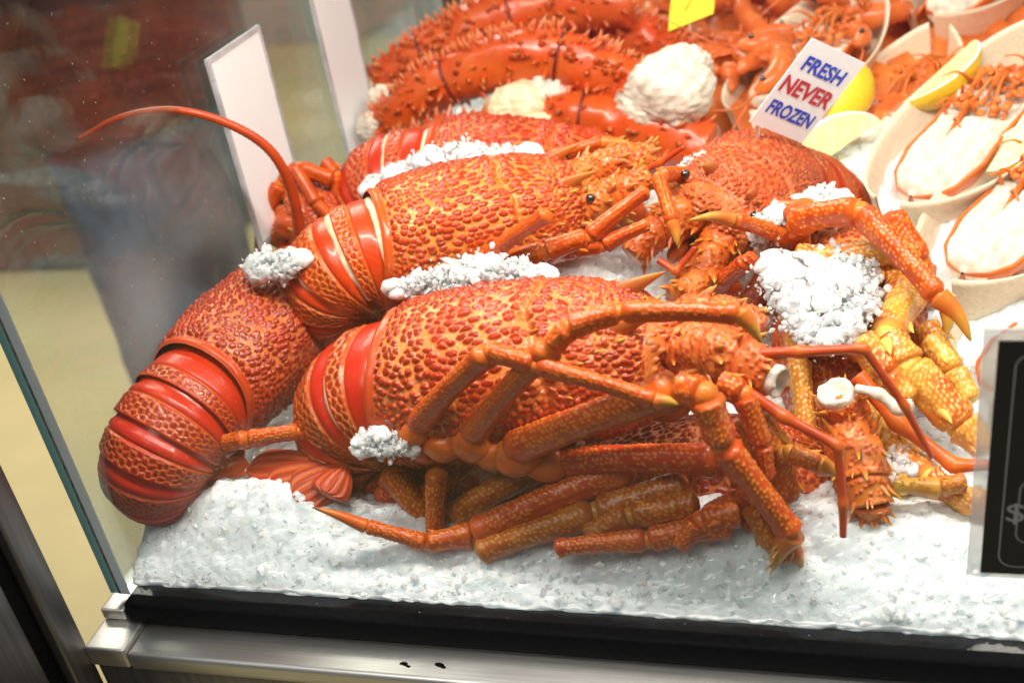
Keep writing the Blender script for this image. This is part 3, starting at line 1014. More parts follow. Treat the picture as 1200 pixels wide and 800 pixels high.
def abdomen(root, shell, sc, curl, step, nseg=6, membranes=(0, 1, 2), fan=True, yaw=0.0, lean=0.0):
    """tail rings, each rigid, following a spine that curls under by curl[k] degrees per ring"""
    Wk = np.array([.0375, .0375, .0368, .0350, .0325, .0300, .0265]) * sc
    Hk = np.array([.0350, .0355, .0350, .0335, .0310, .0285, .0250]) * sc
    zp = -0.004 * sc
    p, th = np.array([0.0015 * sc, zp]), 0.0
    fr = []
    for k in range(nseg):
        fr.append((p.copy(), th, math.radians(curl[k]), step[k] * sc))
        tm = th + math.radians(curl[k]) / 2
        p = p + step[k] * sc * np.array([-math.cos(tm), -math.sin(tm)])
        th += math.radians(curl[k])
    endp, endth = p, th

    def place(k, u, lat, ht):
        """u along ring k, lat sideways, ht along the dorsal normal"""
        p, t0, ph, st = fr[k]
        tt = t0 + ph * u
        dm = t0 + ph * u / 2
        c = np.stack([p[0] - st * u * np.cos(dm), p[1] - st * u * np.sin(dm)], -1)
        nx, nz = -np.sin(tt), np.cos(tt)
        return np.stack([c[..., 0] + nx * ht, lat + lean * sc * (k + u) + 0 * ht, c[..., 1] + nz * ht], -1)

    for k in range(nseg):
        nu, nv = 64, 170
        u = np.linspace(-0.30, 1.0, nu)[:, None] * np.ones((1, nv))
        b = np.linspace(-1, 1, nv)[None, :] * np.ones((nu, 1))
        peak = 0.72
        tri = np.where(u < peak, np.clip((u - 0.05) / (peak - 0.05), 0, 1), np.clip((1.02 - u) / (1.02 - peak), 0, 1))
        smax = 1.02 + (0.80 if k else 0.40) * tri ** 1.5
        s = np.abs(b) * smax
        over = np.clip(s - 1, 0, 9)
        ang = np.clip(s, 0, 1) * math.pi / 2
        uu = np.clip(u, 0, 1)
        p0_ = 0.935 if k else 0.972
        prof = p0_ + (0.995 - p0_) * sm(0.06, 0.30, u) + 0.012 * sm(0.75, 1.0, u)
        w = (Wk[k] * (1 - uu) + Wk[k + 1] * uu) * prof
        h = (Hk[k] * (1 - uu) + Hk[k + 1] * uu) * prof
        lat = np.sign(b) * w * np.sin(ang) ** 0.95 * (1 - 0.16 * over)
        ht = h * np.cos(ang) ** 0.92 - over * 0.042 * sc
        arc = b * smax * 0.055
        ul = uu * 0.033
        f1, f2, rid, off = cells(ul + 0.0006 * vnoise(np.stack([ul, arc, 0 * ul + k], -1), 160, k), arc, 0.0052, 0.0042, 21 + k, 0.5)
        scale_zone = sm(0.42, 0.50, u) * (1 - sm(0.93, 0.97, u))
        if k == 0:
            scale_zone = sm(0.62, 0.68, u) * (1 - sm(0.93, 0.97, u))
        scal = sm(0.06, 0.30, f2 - f1) * (0.6 - 0.55 * off)
        gr = np.exp(-((u - (0.42 if k else 0.62)) / 0.035) ** 2)
        rimr = np.exp(-((u - 0.965) / 0.025) ** 2)
        crim = 0.5 + 0.5 * np.cos(arc * 2 * math.pi / 0.0030)
        d = sc * (0.00105 * scal * scale_zone - 0.0013 * gr + 0.0008 * rimr * (0.6 + 0.4 * crim))
        lat = lat + d * np.sign(b) * np.sin(ang)
        ht = ht + d * np.cos(ang)
        P = place(k, u, lat, ht)
        tub = np.clip(scale_zone * sm(0.06, 0.24, f2 - f1) + 0.6 * rimr, 0, 1)
        smo = np.clip(1 - scale_zone - 0.4 * rimr - 0.3 * gr, 0, 1) * (1 - 0.5 * sm(0.75, 1.2, s))
        mb = MB()
        mb.grid(P[:, ::-1], tub=tub[:, ::-1].ravel(), rnd=(rid * 0.5)[:, ::-1].ravel(), smo=smo[:, ::-1].ravel(),
                tip=(0.6 * sm(0.35, 0.62, over))[:, ::-1].ravel())
        seg = mb.build("tail_segment", shell, root)
        if k in membranes:
            nu2, nv2 = 14, 90
            u2 = np.linspace(-0.14, 0.20 if k else 0.34, nu2)[:, None] * np.ones((1, nv2))
            b2 = np.linspace(-1.0, 0.9, nv2)[None, :] * np.ones((nu2, 1))
            wob = 0.05 * vnoise(np.stack([b2 * 3, 0 * b2, 0 * b2 + k], -1), 2, 4)
            pr = 0.90 + (0.085 if k else 0.125) * np.cos(np.clip((u2 - (0.02 if k else 0.09) + wob) / (0.17 if k else 0.21), -1, 1) * math.pi / 2)
            an = b2 * math.pi / 2 * 1.08
            P2 = place(k, u2, Wk[k] * pr * np.sin(an), Hk[k] * pr * np.cos(an))
            m2 = MB()
            m2.grid(P2[:, ::-1])
            m2.build("membrane", MAT["cream"], seg)
    mb = MB()                                      # the flesh inside the rings
    path = []
    for k in range(nseg):
        for q in (0.0, 0.34, 0.67):
            c = place(k, np.array(q), np.array(0.0), np.array(0.004 * sc))
            path.append(c)
    path = np.array(path)
    rad = np.interp(np.linspace(0, nseg, len(path)), np.arange(7), Wk * 0.80)
    P, a = tube_grid(path, rad, 28, 0.78, (0, 1, 0))
    mb.grid(P, True)
    mb.build("tail_flesh", MAT["flesh"], root)
    mb = MB()                                      # paired swimmerets below the rings
    for k in range(1, nseg):
        for sgn in (-1, 1):
            c = place(k, np.array(0.5), np.array(sgn * Wk[k] * 0.62), np.array(-0.016 * sc))
            ax = np.stack([place(k, np.array(0.9), np.array(0.), np.array(0.)) - place(k, np.array(0.1), np.array(0.), np.array(0.)), [0, 1, 0], [0, 0, 1]])
            ellipsoid(mb, c, np.array([0.010, 0.006, 0.011]) * sc, 10, 12, noise=0.001 * sc, nscale=120, seed=k)
    s = mb.build("swimmerets", MAT["flesh"], root)
    s["kind"] = "stuff"
    if fan:
        d0 = np.array([-math.cos(endth), 0, -math.sin(endth)])
        n0 = np.array([-math.sin(endth), 0, math.cos(endth)])
        base = np.array([endp[0], 0, endp[1]])
        for q, (sp_, ln, wd) in enumerate(((0, .052, .013), (-22, .050, .0125), (22, .050, .0125), (-44, .045, .012), (44, .045, .012))):
            r = math.radians(sp_)
            nu, nv = 24, 18
            t = np.linspace(0, 1, nu)[:, None]
            v = np.linspace(-1, 1, nv)[None, :]
            wid = wd * sc * (0.55 + 0.45 * np.sin(np.clip(t * 1.25, 0, 1) * math.pi / 2)) * np.sqrt(np.clip(1 - np.clip((t - 0.72) / 0.28, 0, 1) ** 2.6, 0, 1))
            X = ln * sc * t * np.ones((1, nv))
            Y = wid * v
            Z = 0.008 * sc - abs(sp_) / 44 * 0.0035 * sc - 0.010 * sc * t ** 2 + 0.0010 * sc * np.cos(v * 3 * math.pi) * (1 - np.abs(v)) + 0 * Y
            Xr = X * math.cos(r) - Y * math.sin(r)
            Yr = X * math.sin(r) + Y * math.cos(r) + math.sin(r) * 0.012 * sc
            top = base + Xr[..., None] * d0 + Yr[..., None] * np.array([0, 1, 0]) + Z[..., None] * n0
            bot = top - n0 * 0.0014 * sc
            mb = MB()
            loop = np.concatenate([top, bot[:, ::-1]], 1)
            tubv = np.repeat((0.5 + 0.5 * np.cos(v * 9 * math.pi)), nu, 0)
            mb.grid(loop, True, tub=np.concatenate([tubv, tubv[:, ::-1]], 1).ravel() * 0.7, smo=0.3, rnd=0.3)
            mb.build("tail_fan_blade", shell, root)
    return base if fan else None


def fan_blade(root, m4, p0, p1, wd, mat):
    L = to_local(m4, [p0, p1])
    d = L[1] - L[0]
    n = np.array(m4.inverted())[:3, :3] @ np.array([0.2, -0.62, 0.75])
    w = np.cross(d / np.linalg.norm(d), n)
    w /= np.linalg.norm(w)
    n = np.cross(w, d / np.linalg.norm(d))
    t = np.linspace(0, 1, 40)[:, None]
    v = np.linspace(-1, 1, 26)[None, :]
    wid = wd * (0.35 + 0.65 * np.sin(np.clip(t * 1.2, 0, 1) * math.pi / 2)) * np.sqrt(np.clip(1 - np.clip((t - 0.75) / 0.25, 0, 1) ** 2.4, 0, 1))
    z = 0.003 * (1 - v ** 2) + 0.0006 * np.cos(v * 5 * math.pi) * t
    top = L[0] + t[..., None] * d + (wid * v)[..., None] * w + (z + 0 * t)[..., None] * n
    bot = top - n * 0.0016
    mb = MB()
    rib = (0.5 + 0.5 * np.cos(v * 5 * math.pi)) * np.ones_like(t)
    mb.grid(np.concatenate([top, bot[:, ::-1]], 1), True, tub=np.concatenate([rib, rib[:, ::-1]], 1).ravel(), rnd=0.2, smo=0.3, tip=0.0)
    return mb.build("tail_fan_blade", mat, root)


def limb_segment(P0, P1, r0, r1, flat=0.82, bow=0.0, up=(0, 0, 1), seed=0, dots=1.0, end0=0.25, end1=0.55, yel=0.0):
    """one leg segment with flared joints and rows of raised pale dots"""
    P0, P1 = np.asarray(P0, float), np.asarray(P1, float)
    L = np.linalg.norm(P1 - P0)
    big = max(r0, r1) > 0.0055
    n = int(np.clip(L / (0.0007 if big else 0.0009), 20, 120 if big else 80))
    t = np.linspace(0, 1, n)
    T = (P1 - P0) / L
    side = np.cross(T, up)
    side = side / (np.linalg.norm(side) + 1e-9)
    upv = np.cross(side, T)
    path = P0 + (P1 - P0) * t[:, None] + upv * (bow * L * np.sin(t * math.pi))[:, None]
    rad = (r0 * (1 - t) + r1 * t) * (1 - 0.10 * np.sin(np.pi * t) ** 2)
    rad = rad * (0.72 + 0.28 * sm(0, 0.10, t)) * (1 + 0.16 * np.exp(-((t - 0.94) / 0.055) ** 2) + 0.05 * np.exp(-((t - 0.06) / 0.05) ** 2))
    rc = min(0.25, 0.7 * r1 / L)
    rad = rad * np.sqrt(np.clip(1 - np.clip((t - 1 + rc) / rc, 0, 0.97) ** 2, 0, 1)) * np.sqrt(np.clip(1 - np.clip((rc * 0.7 - t) / (rc * 0.7), 0, 0.9) ** 2, 0, 1))
    nv = 56 if big else 36
    P, a = tube_grid(path, rad, nv, flat, up)
    tt = np.concatenate([[0], t, [1]])
    A = np.repeat(a[None], len(tt), 0)
    TT = np.repeat(tt[:, None], nv, 1)
    R = np.concatenate([[rad[0]], rad, [rad[-1]]])[:, None]
    cs = float(np.clip(max(r0, r1) * 0.33, 0.0014, 0.0026))
    f1, f2, rid, _ = cells(TT * L + seed * 0.37, A * R, cs, cs, seed, 0.5)
    rows = 0.25 + 0.75 * np.clip(np.cos(A) * 0.9 + 0.5 * vnoise(np.stack([TT * L, A * 0.01, 0 * A + seed], -1), 90, seed), 0, 1)
    dm = sm(0.38, 0.22, f1) * sm(0.06, 0.14, TT) * (1 - sm(0.86, 0.93, TT)) * (rid < rows)
    ctr = np.vstack([path[:1], path, path[-1:]])[:, None]
    D = P - ctr
    ln = np.linalg.norm(D, axis=-1)[..., None]
    mid_ = np.sin(np.pi * TT) ** 0.5
    rip = 1 + 0.035 * vnoise(P, 160, seed)[..., None] - (mid_ * (0.10 * np.exp(-((A - 1.25) / 0.22) ** 2) + 0.08 * np.exp(-((A - 5.3) / 0.25) ** 2)))[..., None]
    P = ctr + D * rip + D / np.maximum(ln, 1e-5) * (0.00045 * dots * dm)[..., None] * (ln > 1e-5)
    endk = end0 * (1 - sm(0.0, 0.08, TT)) + end1 * sm(0.90, 0.97, TT)
    mb = MB()
    mb.grid(P, True, tub=(dm * min(1, dots)).ravel(), end=endk.ravel(), tip=0.0, yel=yel)
    return mb


def joint_spines(mb, P1, T, r, rnd):
    for _ in range(1):
        v = np.array([rnd.uniform(-1, 1), rnd.uniform(-1, 1), rnd.uniform(0, 1)])
        v -= T * v.dot(T)
        v /= np.linalg.norm(v) + 1e-9
        p = P1 - T * r * 0.8 + v * r * 0.8
        d = T * 0.8 + v * 0.6
        cone(mb, p, d, r * 0.6, r * 0.24, nv=7, tipk=0.0)
        k = mb.at["end"]
        n, a = k[-1]
        k[-1] = (n, np.full(len(a), 0.7))


def dactyl(P0, P1, r0, bend=None, hairs=True, up=(0, 0, 1), seed=0, yel=0.0):
    P0, P1 = np.asarray(P0, float), np.asarray(P1, float)
    L = np.linalg.norm(P1 - P0)
    mid = (P0 + P1) / 2 + (np.asarray(bend) if bend is not None else np.array([0, 0, 0.10 * L]))
    path = spline([P0, mid, P1], 30)
    t = np.linspace(0, 1, 30)
    rad = r0 * (1 - t) ** 0.75 + r0 * 0.05
    mb = MB()
    P, a = tube_grid(path, rad, 16, 0.85, up)
    tt = np.repeat(np.concatenate([[0], t, [1]])[:, None], 16, 1)
    mb.grid(P, True, tub=0.15, end=(0.5 * (1 - sm(0, 0.25, tt))).ravel(), tip=sm(0.80, 0.93, tt).ravel(), yel=(0.15 + 0.45 * sm(0.25, 0.6, tt) + yel).clip(0, 1).ravel())
    if hairs:
        rr = random.Random(seed)
        T, Nn, B = frames_along(path, up)
        for _ in range(46):
            i = rr.randint(5, 24)
            ang = rr.choice((math.pi, math.pi * 0.72, 0.0)) + rr.uniform(-0.35, 0.35)
            v = Nn[i] * math.cos(ang) + B[i] * math.sin(ang)
            cone(mb, path[i] + v * rad[i] * 0.8, v + T[i] * 0.8, r0 * 0.75, r0 * 0.085, nv=4, tipk=0.0)
            n, aa = mb.at["yel"][-1]
            mb.at["yel"][-1] = (n, np.full(len(aa), 0.8))
    return mb


def leg(root, m4, joints, radii, mat, last="tip", flat=0.82, bows=None, seed=0, yel=0.0, ends=0.55, dots=1.0, hairs=False, name="leg"):
    """joints: photo pixels with a depth (px, py, y), or 3-D points; the first segment is the leg, the rest hang on it"""
    pts = np.array([on(j[0], j[1], y=j[2]) if j[0] > 5 else j for j in joints], float)
    L = to_local(m4, pts)
    upl = np.array(m4.inverted())[:3, :3] @ np.array([0.1, -0.5, 0.86])
    rnd = random.Random(seed)
    first = None
    n = len(L) - 1
    for i in range(n):
        r0, r1 = (radii[i], radii[i + 1]) if len(radii) > n else (radii[i], radii[i] * 0.9)
        sd = seed * 11 + i
        if i == n - 1 and last == "tip":
            mb = dactyl(L[i], L[i + 1], r0, up=upl, seed=sd, yel=yel * 0.5, hairs=hairs)
            nm = "leg_tip"
        else:
            mb = limb_segment(L[i], L[i + 1], r0, r1, flat, (bows[i] if bows else 0.03), upl, sd, dots, end1=ends, yel=yel * (0.6 if i else 0.25))
            T = (L[i + 1] - L[i]) / np.linalg.norm(L[i + 1] - L[i])
            if r1 > 0.0035:
                joint_spines(mb, L[i + 1], T, r1, rnd)
            nm = "leg_segment"
        if i < n - 1 and r1 > 0.003:                # pale hinge skin in the joint
            J = L[i + 1]
            ellipsoid(mb, J, r1 * 0.64, 10, 14, tub=0.0, end=0.85, yel=yel * 0.5)
        if first is None:
            first = mb.build(name, mat, root)
        else:
            mb.build(nm, mat, first)
    return first


def peduncle(root, m4, joints, radii, mat, seed=0, broken=True, spin=14, name="antenna_base"):
    """thick spiny base of an antenna, in rings; broken = cut off with white flesh showing"""
    pts = np.array([on(j[0], j[1], y=j[2]) if j[0] > 5 else j for j in joints], float)
    L = to_local(m4, pts)
    rnd = random.Random(seed)
    first = None
    n = len(L) - 1
    for i in range(n):
        T = (L[i + 1] - L[i])
        ln = np.linalg.norm(T)
        T /= ln
        t = np.linspace(0, 1, 44)
        path = L[i] + (L[i + 1] - L[i]) * (t * 1.10 - 0.08)[:, None]
        rad = (radii[i] * (1 - t) + radii[i + 1] * t) * (0.90 + 0.10 * sm(0, 0.25, t) + 0.04 * np.exp(-((t - 0.93) / 0.06) ** 2))
        P, a = tube_grid(path, rad, 96, 0.9)
        ctr = np.vstack([path[:1], path, path[-1:]])[:, None]
        tt = np.repeat(np.concatenate([[0], t, [1]])[:, None], 96, 1)
        A = np.repeat(a[None], 46, 0)
        f1, f2, rid, _ = cells(tt * ln, A * radii[i], 0.0026, 0.0028, seed + i, 0.95)
        hh = sm(0.5, 0.15, f1) * (rid > 0.35) * sm(0.08, 0.2, tt)
        D = P - ctr
        l2 = np.linalg.norm(D, axis=-1)[..., None]
        P = ctr + D * (1 + 0.10 * vnoise(P, 110, seed)[..., None]) + D / np.maximum(l2, 1e-5) * (0.0008 * hh)[..., None] * (l2 > 1e-5)
        mb = MB()
        mb.grid(P, True, tub=(0.35 + 0.6 * hh).ravel(), rnd=(rid * 0.7).ravel(), smo=(0.5 * (1 - sm(0.05, 0.2, tt))).ravel(), tip=0.0)
        Tt, Nn, B = frames_along(path)
        for k in range(spin):
            an = k / spin * 2 * math.pi + rnd.uniform(-0.3, 0.3)
            q = rnd.choice((40, 39, 36, 32, 27, 22, 16))
            v = Nn[q] * math.cos(an) + B[q] * math.sin(an)
            s_ = radii[i] * rnd.uniform(0.28, 0.62)
            cone(mb, path[q] + v * rad[q] * 0.9, T * 0.85 + v * 0.75, s_, s_ * 0.30, nv=8)
        o = mb.build(name if first is None else "antenna_segment", mat, root if first is None else first)
        if first is None:
            first = o
        if i == n - 1 and broken:
            m2 = MB()
            rr = radii[-1] * 0.92
            e1 = L[i + 1] + T * (0.02 * ln + 0.0022)
            tq = np.linspace(0, 1, 7)
            prof_r = rr * np.array([0.99, 1.0, 0.90, 0.74, 0.50, 0.30, 0.02])
            prof_z = np.array([-0.004, 0.0008, 0.0022, 0.0018, 0.0000, -0.0013, -0.0015])
            Pz, _ = tube_grid(e1 + T * prof_z[:, None] + 0 * T, prof_r, 24, 0.92, caps=False)
            V = Nn[-1]
            ang = np.linspace(0, 2 * np.pi, 24, endpoint=False)
            Pz = e1 + T * prof_z[:, None, None] + prof_r[:, None, None] * (np.cos(ang)[None, :, None] * V + 0.9 * np.sin(ang)[None, :, None] * B[-1])
            Pz = Pz + (0.0014 * fbm(Pz, 260, seed))[..., None] * T + (Pz - e1) * (0.10 * vnoise(Pz, 300, seed + 2))[..., None]
            m2.grid(Pz, True)
            m2.build("broken_end", MAT["meat"], first)
    return first


def rod(root, m4, joints, r0, r1, mat, name="antennule", nodes=(), nv=10, ringed=False, smooth_path=False):
    """thin jointed feeler: one part, its joints swollen"""
    pts = np.array([on(j[0], j[1], y=j[2]) if j[0] > 5 else j for j in joints], float)
    L = to_local(m4, pts)
    path = spline(L, 160) if smooth_path else np.vstack([spline(L[i:i + 2], 26)[: None if i == len(L) - 2 else -1] for i in range(len(L) - 1)])
    n = len(path)
    t = np.linspace(0, 1, n)
    rad = r0 * (1 - t) + r1 * t
    s = np.concatenate([[0], np.cumsum(np.linalg.norm(np.diff(path, axis=0), axis=1))])
    mb = MB()
    if ringed:
        rad = rad * (1 + 0.07 * np.cos(s / 0.0016 * 2 * math.pi / 2))
    else:
        for j in L[1:-1]:
            k = np.argmin(np.linalg.norm(path - j, axis=1))
            rad = rad * (1 + 0.35 * np.exp(-((s - s[k]) / (r0 * 1.2)) ** 2))
    P, a = tube_grid(path, rad, nv)
    end = np.zeros(n)
    if not ringed:
        for j in L[1:-1]:
            k = np.argmin(np.linalg.norm(path - j, axis=1))
            end = np.maximum(end, 0.6 * np.exp(-((s - s[k]) / (r0 * 1.4)) ** 2))
    e = np.repeat(np.concatenate([[0], end, [0]])[:, None], nv, 1)
    mb.grid(P, True, tub=0.1, end=e.ravel(), tip=0.0, yel=0.0)
    return mb.build(name, mat, root)


def lobster(label, rear, front, up, sc, shell, legm, curl=None, step=None, nseg=6, membranes=(0, 1, 2), fan=True, eyes=True, horns=True, spines=True, under=True, lean=0.0):
    rear, front = np.asarray(rear), np.asarray(front)
    m4 = frame4(rear, front - rear, up)
    root = thing("rock_lobster", None, label, "lobster", "cooked rock lobsters piled on the ice", m4)
    carapace_parts(root, shell, sc, spines)
    if under:
        belly(root, legm, sc)
    face_parts(root, shell, sc, eyes, horns)
    if curl is not None:
        abdomen(root, shell, sc, curl, step, nseg, membranes, fan, lean=lean)
    return root, m4


def build_lobsters():
    # ---- the big one lying along the front glass
    r, m = lobster("large red lobster lying lengthwise at the front, white band across its curled tail",
                   on(470, 448, y=0.083), on(790, 416, y=0.083), (0.05, -0.12, 1.0), 1.03, MAT["shell_red"], MAT["leg_orange"],
                   curl=[20, 34, 37, 37, 36, 26], step=[.019, .016, .014, .013, .012, .012], membranes=(0, 1, 2, 3), eyes=False)
    O = MAT["leg_orange"]
    leg(r, m, [(500, 520, .050), (488, 500, .040), (575, 412, .024), (628, 428, .017), (770, 470, .012), (795, 474, .010)], [.0065, .0072, .0062, .0056, .0042, .003], O, seed=1, dots=.7)
    leg(r, m, [(575, 530, .050), (552, 512, .036), (648, 405, .020), (668, 384, .022), (726, 366, .026), (868, 368, .030), (893, 402, .026)], [.0060, .0074, .0062, .0070, .0058, .0050, .0035], O, seed=2, dots=.7)
    leg(r, m, [(640, 545, .055), (596, 528, .036), (800, 455, .026), (826, 462, .020), (846, 520, .017), (928, 625, .013), (905, 668, .012)], [.007, .0098, .0102, .0095, .0085, .0068, .0050], O, seed=3, bows=[0, .03, 0, 0, 0.02, 0], hairs=True)
    leg(r, m, [(650, 540, .046), (846, 538, .034), (872, 566, .028), (925, 640, .020), (940, 665, .018)], [.0085, .0090, .0075, .0062, .004], MAT["leg_red"], seed=4)
    leg(r, m, [(845, 450, .045), (872, 462, .040), (893, 520, .034), (900, 560, .030)], [.0085, .0075, .0060, .004], O, seed=5, last="seg")
    peduncle(r, m, [(800, 410, .080), (838, 415, .068), (872, 425, .058), (905, 443, .050)], [.0150, .0148, .0130, .0085], MAT["shell_red"], seed=2, spin=11)
    peduncle(r, m, [(800, 375, .105), (835, 372, .105), (868, 378, .100), (893, 390, .096)], [.0125, .0125, .011, .008], MAT["shell_red"], seed=3, broken=False)
    R = MAT["leg_red"]
    rod(r, m, [(872, 415, .055), (938, 412, .050), (1012, 408, .046), (1060, 475, .044), (1092, 535, .042)], .0026, .0014, R)
    rod(r, m, [(880, 462, .040), (918, 488, .036), (982, 522, .030), (988, 590, .024), (988, 628, .022)], .0028, .0016, R)
    mb = MB()
    for px, py, y, rr_ in ((432, 478, .060, .0130), (408, 503, .060, .010), (450, 494, .062, .009)):
        c = to_local(m, on(px, py, y=y))[0]
        ellipsoid(mb, c, (rr_, rr_ * .8, rr_ * .8), 20, 26, noise=rr_ * .08, nscale=90, seed=px)
    mb.build("swimmeret", MAT["flesh"], r)
    mb = MB()                                       # knobbly bases of the walking legs along the flank
    for px, py, y, rr_ in ((487, 502, .044, .0092), (520, 518, .044, .0100), (553, 518, .040, .0098), (580, 528, .042, .0100), (606, 532, .040, .0108), (640, 540, .044, .0105), (500, 520, .052, .010)):
        c = to_local(m, on(px, py, y=y))[0]
        ellipsoid(mb, c, (rr_ * 1.2, rr_, rr_), 26, 34, noise=rr_ * .09, nscale=120, seed=px, tub=0.1, end=0.35)
    mb.build("leg_base", MAT["leg_orange"], r)
    # ---- left: tail pressed into the glass corner
    r, m = lobster("dark red lobster at the far left, its tail pressed into the glass corner",
                   on(240, 456, y=0.080), on(352, 352, y=0.168), (0.22, -0.34, 0.75), 0.86, MAT["shell_dark"], MAT["leg_red"],
                   curl=[12, 18, 26, 38, 44, 36], step=[.022, .019, .015, .011, .009, .009], membranes=(), eyes=False, horns=False, spines=False)
    leg(r, m, [(258, 520, .055), (292, 515, .050), (352, 505, .056), (390, 520, .060)], [.006, .0062, .0052, .004], O, seed=11, last="seg")
    leg(r, m, [(268, 395, .115), (232, 372, .118), (226, 392, .112)], [.005, .0058, .004], O, seed=13, last="seg")
    # ---- middle: behind the big one
    r, m = lobster("orange lobster resting behind the front one, black eye and both horns showing",
                   on(446, 290, y=0.160), on(660, 243, y=0.215), (0.03, -0.28, 1.0), 0.88, MAT["shell_orange"], MAT["leg_orange"],
                   curl=[18, 34, 36, 36, 34, 28], step=[.019, .016, .013, .012, .012, .012], membranes=(0, 1, 2))
    leg(r, m, [(560, 312, .150), (572, 300, .140), (645, 250, .135)], [.0058, .0056, .0046], O, seed=21, last="seg", dots=.5)
    leg(r, m, [(600, 305, .150), (640, 295, .145), (690, 278, .150), (760, 222, .165)], [.0068, .0076, .0066, .0042], O, seed=22, last="seg", dots=.5)
    leg(r, m, [(640, 300, .160), (672, 292, .150), (706, 288, .152), (762, 262, .160)], [.006, .0066, .006, .0036], O, seed=23, last="seg", dots=.5)
    leg(r, m, [(520, 200, .215), (560, 192, .222), (628, 196, .236), (640, 188, .24), (706, 168, .25), (752, 178, .25)], [.0040, .0046, .0046, .0052, .0050, .0035], O, seed=24, dots=.3)
    peduncle(r, m, [(672, 215, .222), (700, 200, .230), (738, 188, .236), (768, 182, .240)], [.0125, .0125, .011, .007], MAT["shell_orange"], seed=22, spin=15, broken=False)
    peduncle(r, m, [(665, 245, .205), (694, 240, .205), (730, 226, .206), (762, 205, .210)], [.0125, .0125, .011, .007], MAT["shell_orange"], seed=23, spin=15, broken=False)
    rod(r, m, [(745, 205, .225), (775, 190, .220), (802, 172, .215)], .0022, .0014, MAT["leg_red"])
    # ---- back: ice lies over its shell
    r, m = lobster("red lobster at the back under a strip of white ice, below the crab legs",
                   on(502, 208, y=0.285), on(674, 222, y=0.300), (0.02, -0.18, 1.0), 1.0, MAT["shell_back"], MAT["leg_orange"],
                   curl=[18, 30, 34, 34, 30, 26], step=[.018, .015, .012, .012, .012, .012], membranes=(0, 1), eyes=False, horns=False)
    # ---- right: facing out of the pile
    r, m = lobster("brick red lobster facing forward under the white sign, two dark eyes showing",
                   on(903, 214, y=0.310), on(846, 250, y=0.225), (0.40, -0.35, 1.0), 0.88, MAT["shell_brick"], MAT["leg_orange"],
                   curl=[4, 8, 22, 24, 26, 26], step=[.016, .016, .016, .016, .015, .015], membranes=(0, 1), lean=.013)
    peduncle(r, m, [(838, 250, .215), (800, 250, .200), (770, 268, .188), (742, 300, .175)], [.0125, .013, .0115, .008], MAT["shell_orange"], seed=31, spin=16, broken=False)
    peduncle(r, m, [(848, 268, .205), (836, 298, .188), (818, 328, .172), (795, 352, .155)], [.0120, .0125, .0115, .009], MAT["shell_orange"], seed=32, spin=16, broken=False)
    leg(r, m, [(900, 285, .205), (918, 277, .185), (858, 258, .165), (808, 258, .155)], [.0055, .0058, .0044, .003], O, seed=31)
    leg(r, m, [(812, 205, .225), (772, 208, .190), (788, 262, .165), (794, 288, .158)], [.0044, .0052, .0048, .003], O, seed=32)
    leg(r, m, [(938, 300, .205), (930, 262, .185), (1008, 248, .165), (1100, 348, .130), (1138, 400, .118)], [.007, .0088, .0086, .0062, .0048], O, seed=33, bows=[0, .06, .02, 0], hairs=False)
    leg(r, m, [(905, 360, .200), (880, 352, .185), (906, 310, .172), (900, 300, .17)], [.006, .0068, .006, .004], MAT["leg_red"], seed=34, last="seg")
    leg(r, m, [(862, 340, .190), (840, 338, .175), (878, 305, .165), (884, 298, .165)], [.0055, .0062, .0056, .004], MAT["leg_red"], seed=35, last="seg")
    rod(r, m, [(772, 305, .165), (792, 318, .16), (815, 290, .165)], .0022, .0018, MAT["leg_red"])
    rod(r, m, [(880, 243, .215), (945, 245, .195), (925, 250, .18)], .0052, .004, O, name="feeler")
    # ---- underneath the front one: mostly legs
    r, m = lobster("amber lobster squashed beneath the front one, legs bunched along the ice",
                   on(700, 585, y=0.105), on(905, 572, y=0.085), (0.10, -0.5, 1.0), 0.92, MAT["shell_red"], MAT["leg_amber"], eyes=False, horns=False, spines=False)
    A = MAT["leg_amber"]
    for px, py, y, wd in ((292, 552, .050, .012), (312, 574, .040, .013), (345, 584, .034, .013), (382, 580, .032, .011)):
        fan_blade(r, m, on(405, 548, y=.050), on(px, py, y=y), wd, MAT["shell_dark"])
    leg(r, m, [(645, 540, .060), (530, 605, .048), (505, 622, .045)], [.0095, .0080, .006], A, seed=41, last="seg", yel=.4)
    leg(r, m, [(745, 545, .050), (555, 626, .030), (500, 636, .022), (428, 616, .018), (366, 594, .014)], [.0105, .0090, .0058, .0042, .003], MAT["leg_orange"], seed=42, last="tip", yel=-.9)
    leg(r, m, [(808, 568, .045), (700, 600, .034), (560, 648, .022)], [.0100, .0092, .0070], A, seed=43, last="seg", yel=.15)
    leg(r, m, [(820, 590, .036), (740, 604, .030), (688, 628, .026)], [.0088, .0090, .0072], A, seed=44, last="seg", yel=.1)
    leg(r, m, [(860, 612, .026), (760, 632, .020), (650, 642, .018)], [.0085, .0070, .0050], MAT["leg_orange"], seed=45, last="seg")
    leg(r, m, [(512, 548, .042), (510, 640, .034)], [.0070, .0060], A, seed=46, last="seg")
    leg(r, m, [(452, 548, .056), (502, 612, .046)], [.0100, .0085], A, seed=47, last="seg")
    leg(r, m, [(870, 600, .026), (822, 610, .022), (795, 640, .018)], [.0085, .0080, .006], MAT["leg_orange"], seed=48, last="seg")
    leg(r, m, [(880, 590, .024), (905, 640, .018), (928, 655, .015)], [.0075, .0060, .005], MAT["leg_amber"], seed=49, last="seg")
    leg(r, m, [(700, 552, .072), (585, 578, .068), (548, 600, .060)], [.0090, .0085, .006], MAT["leg_red"], seed=81, last="seg")
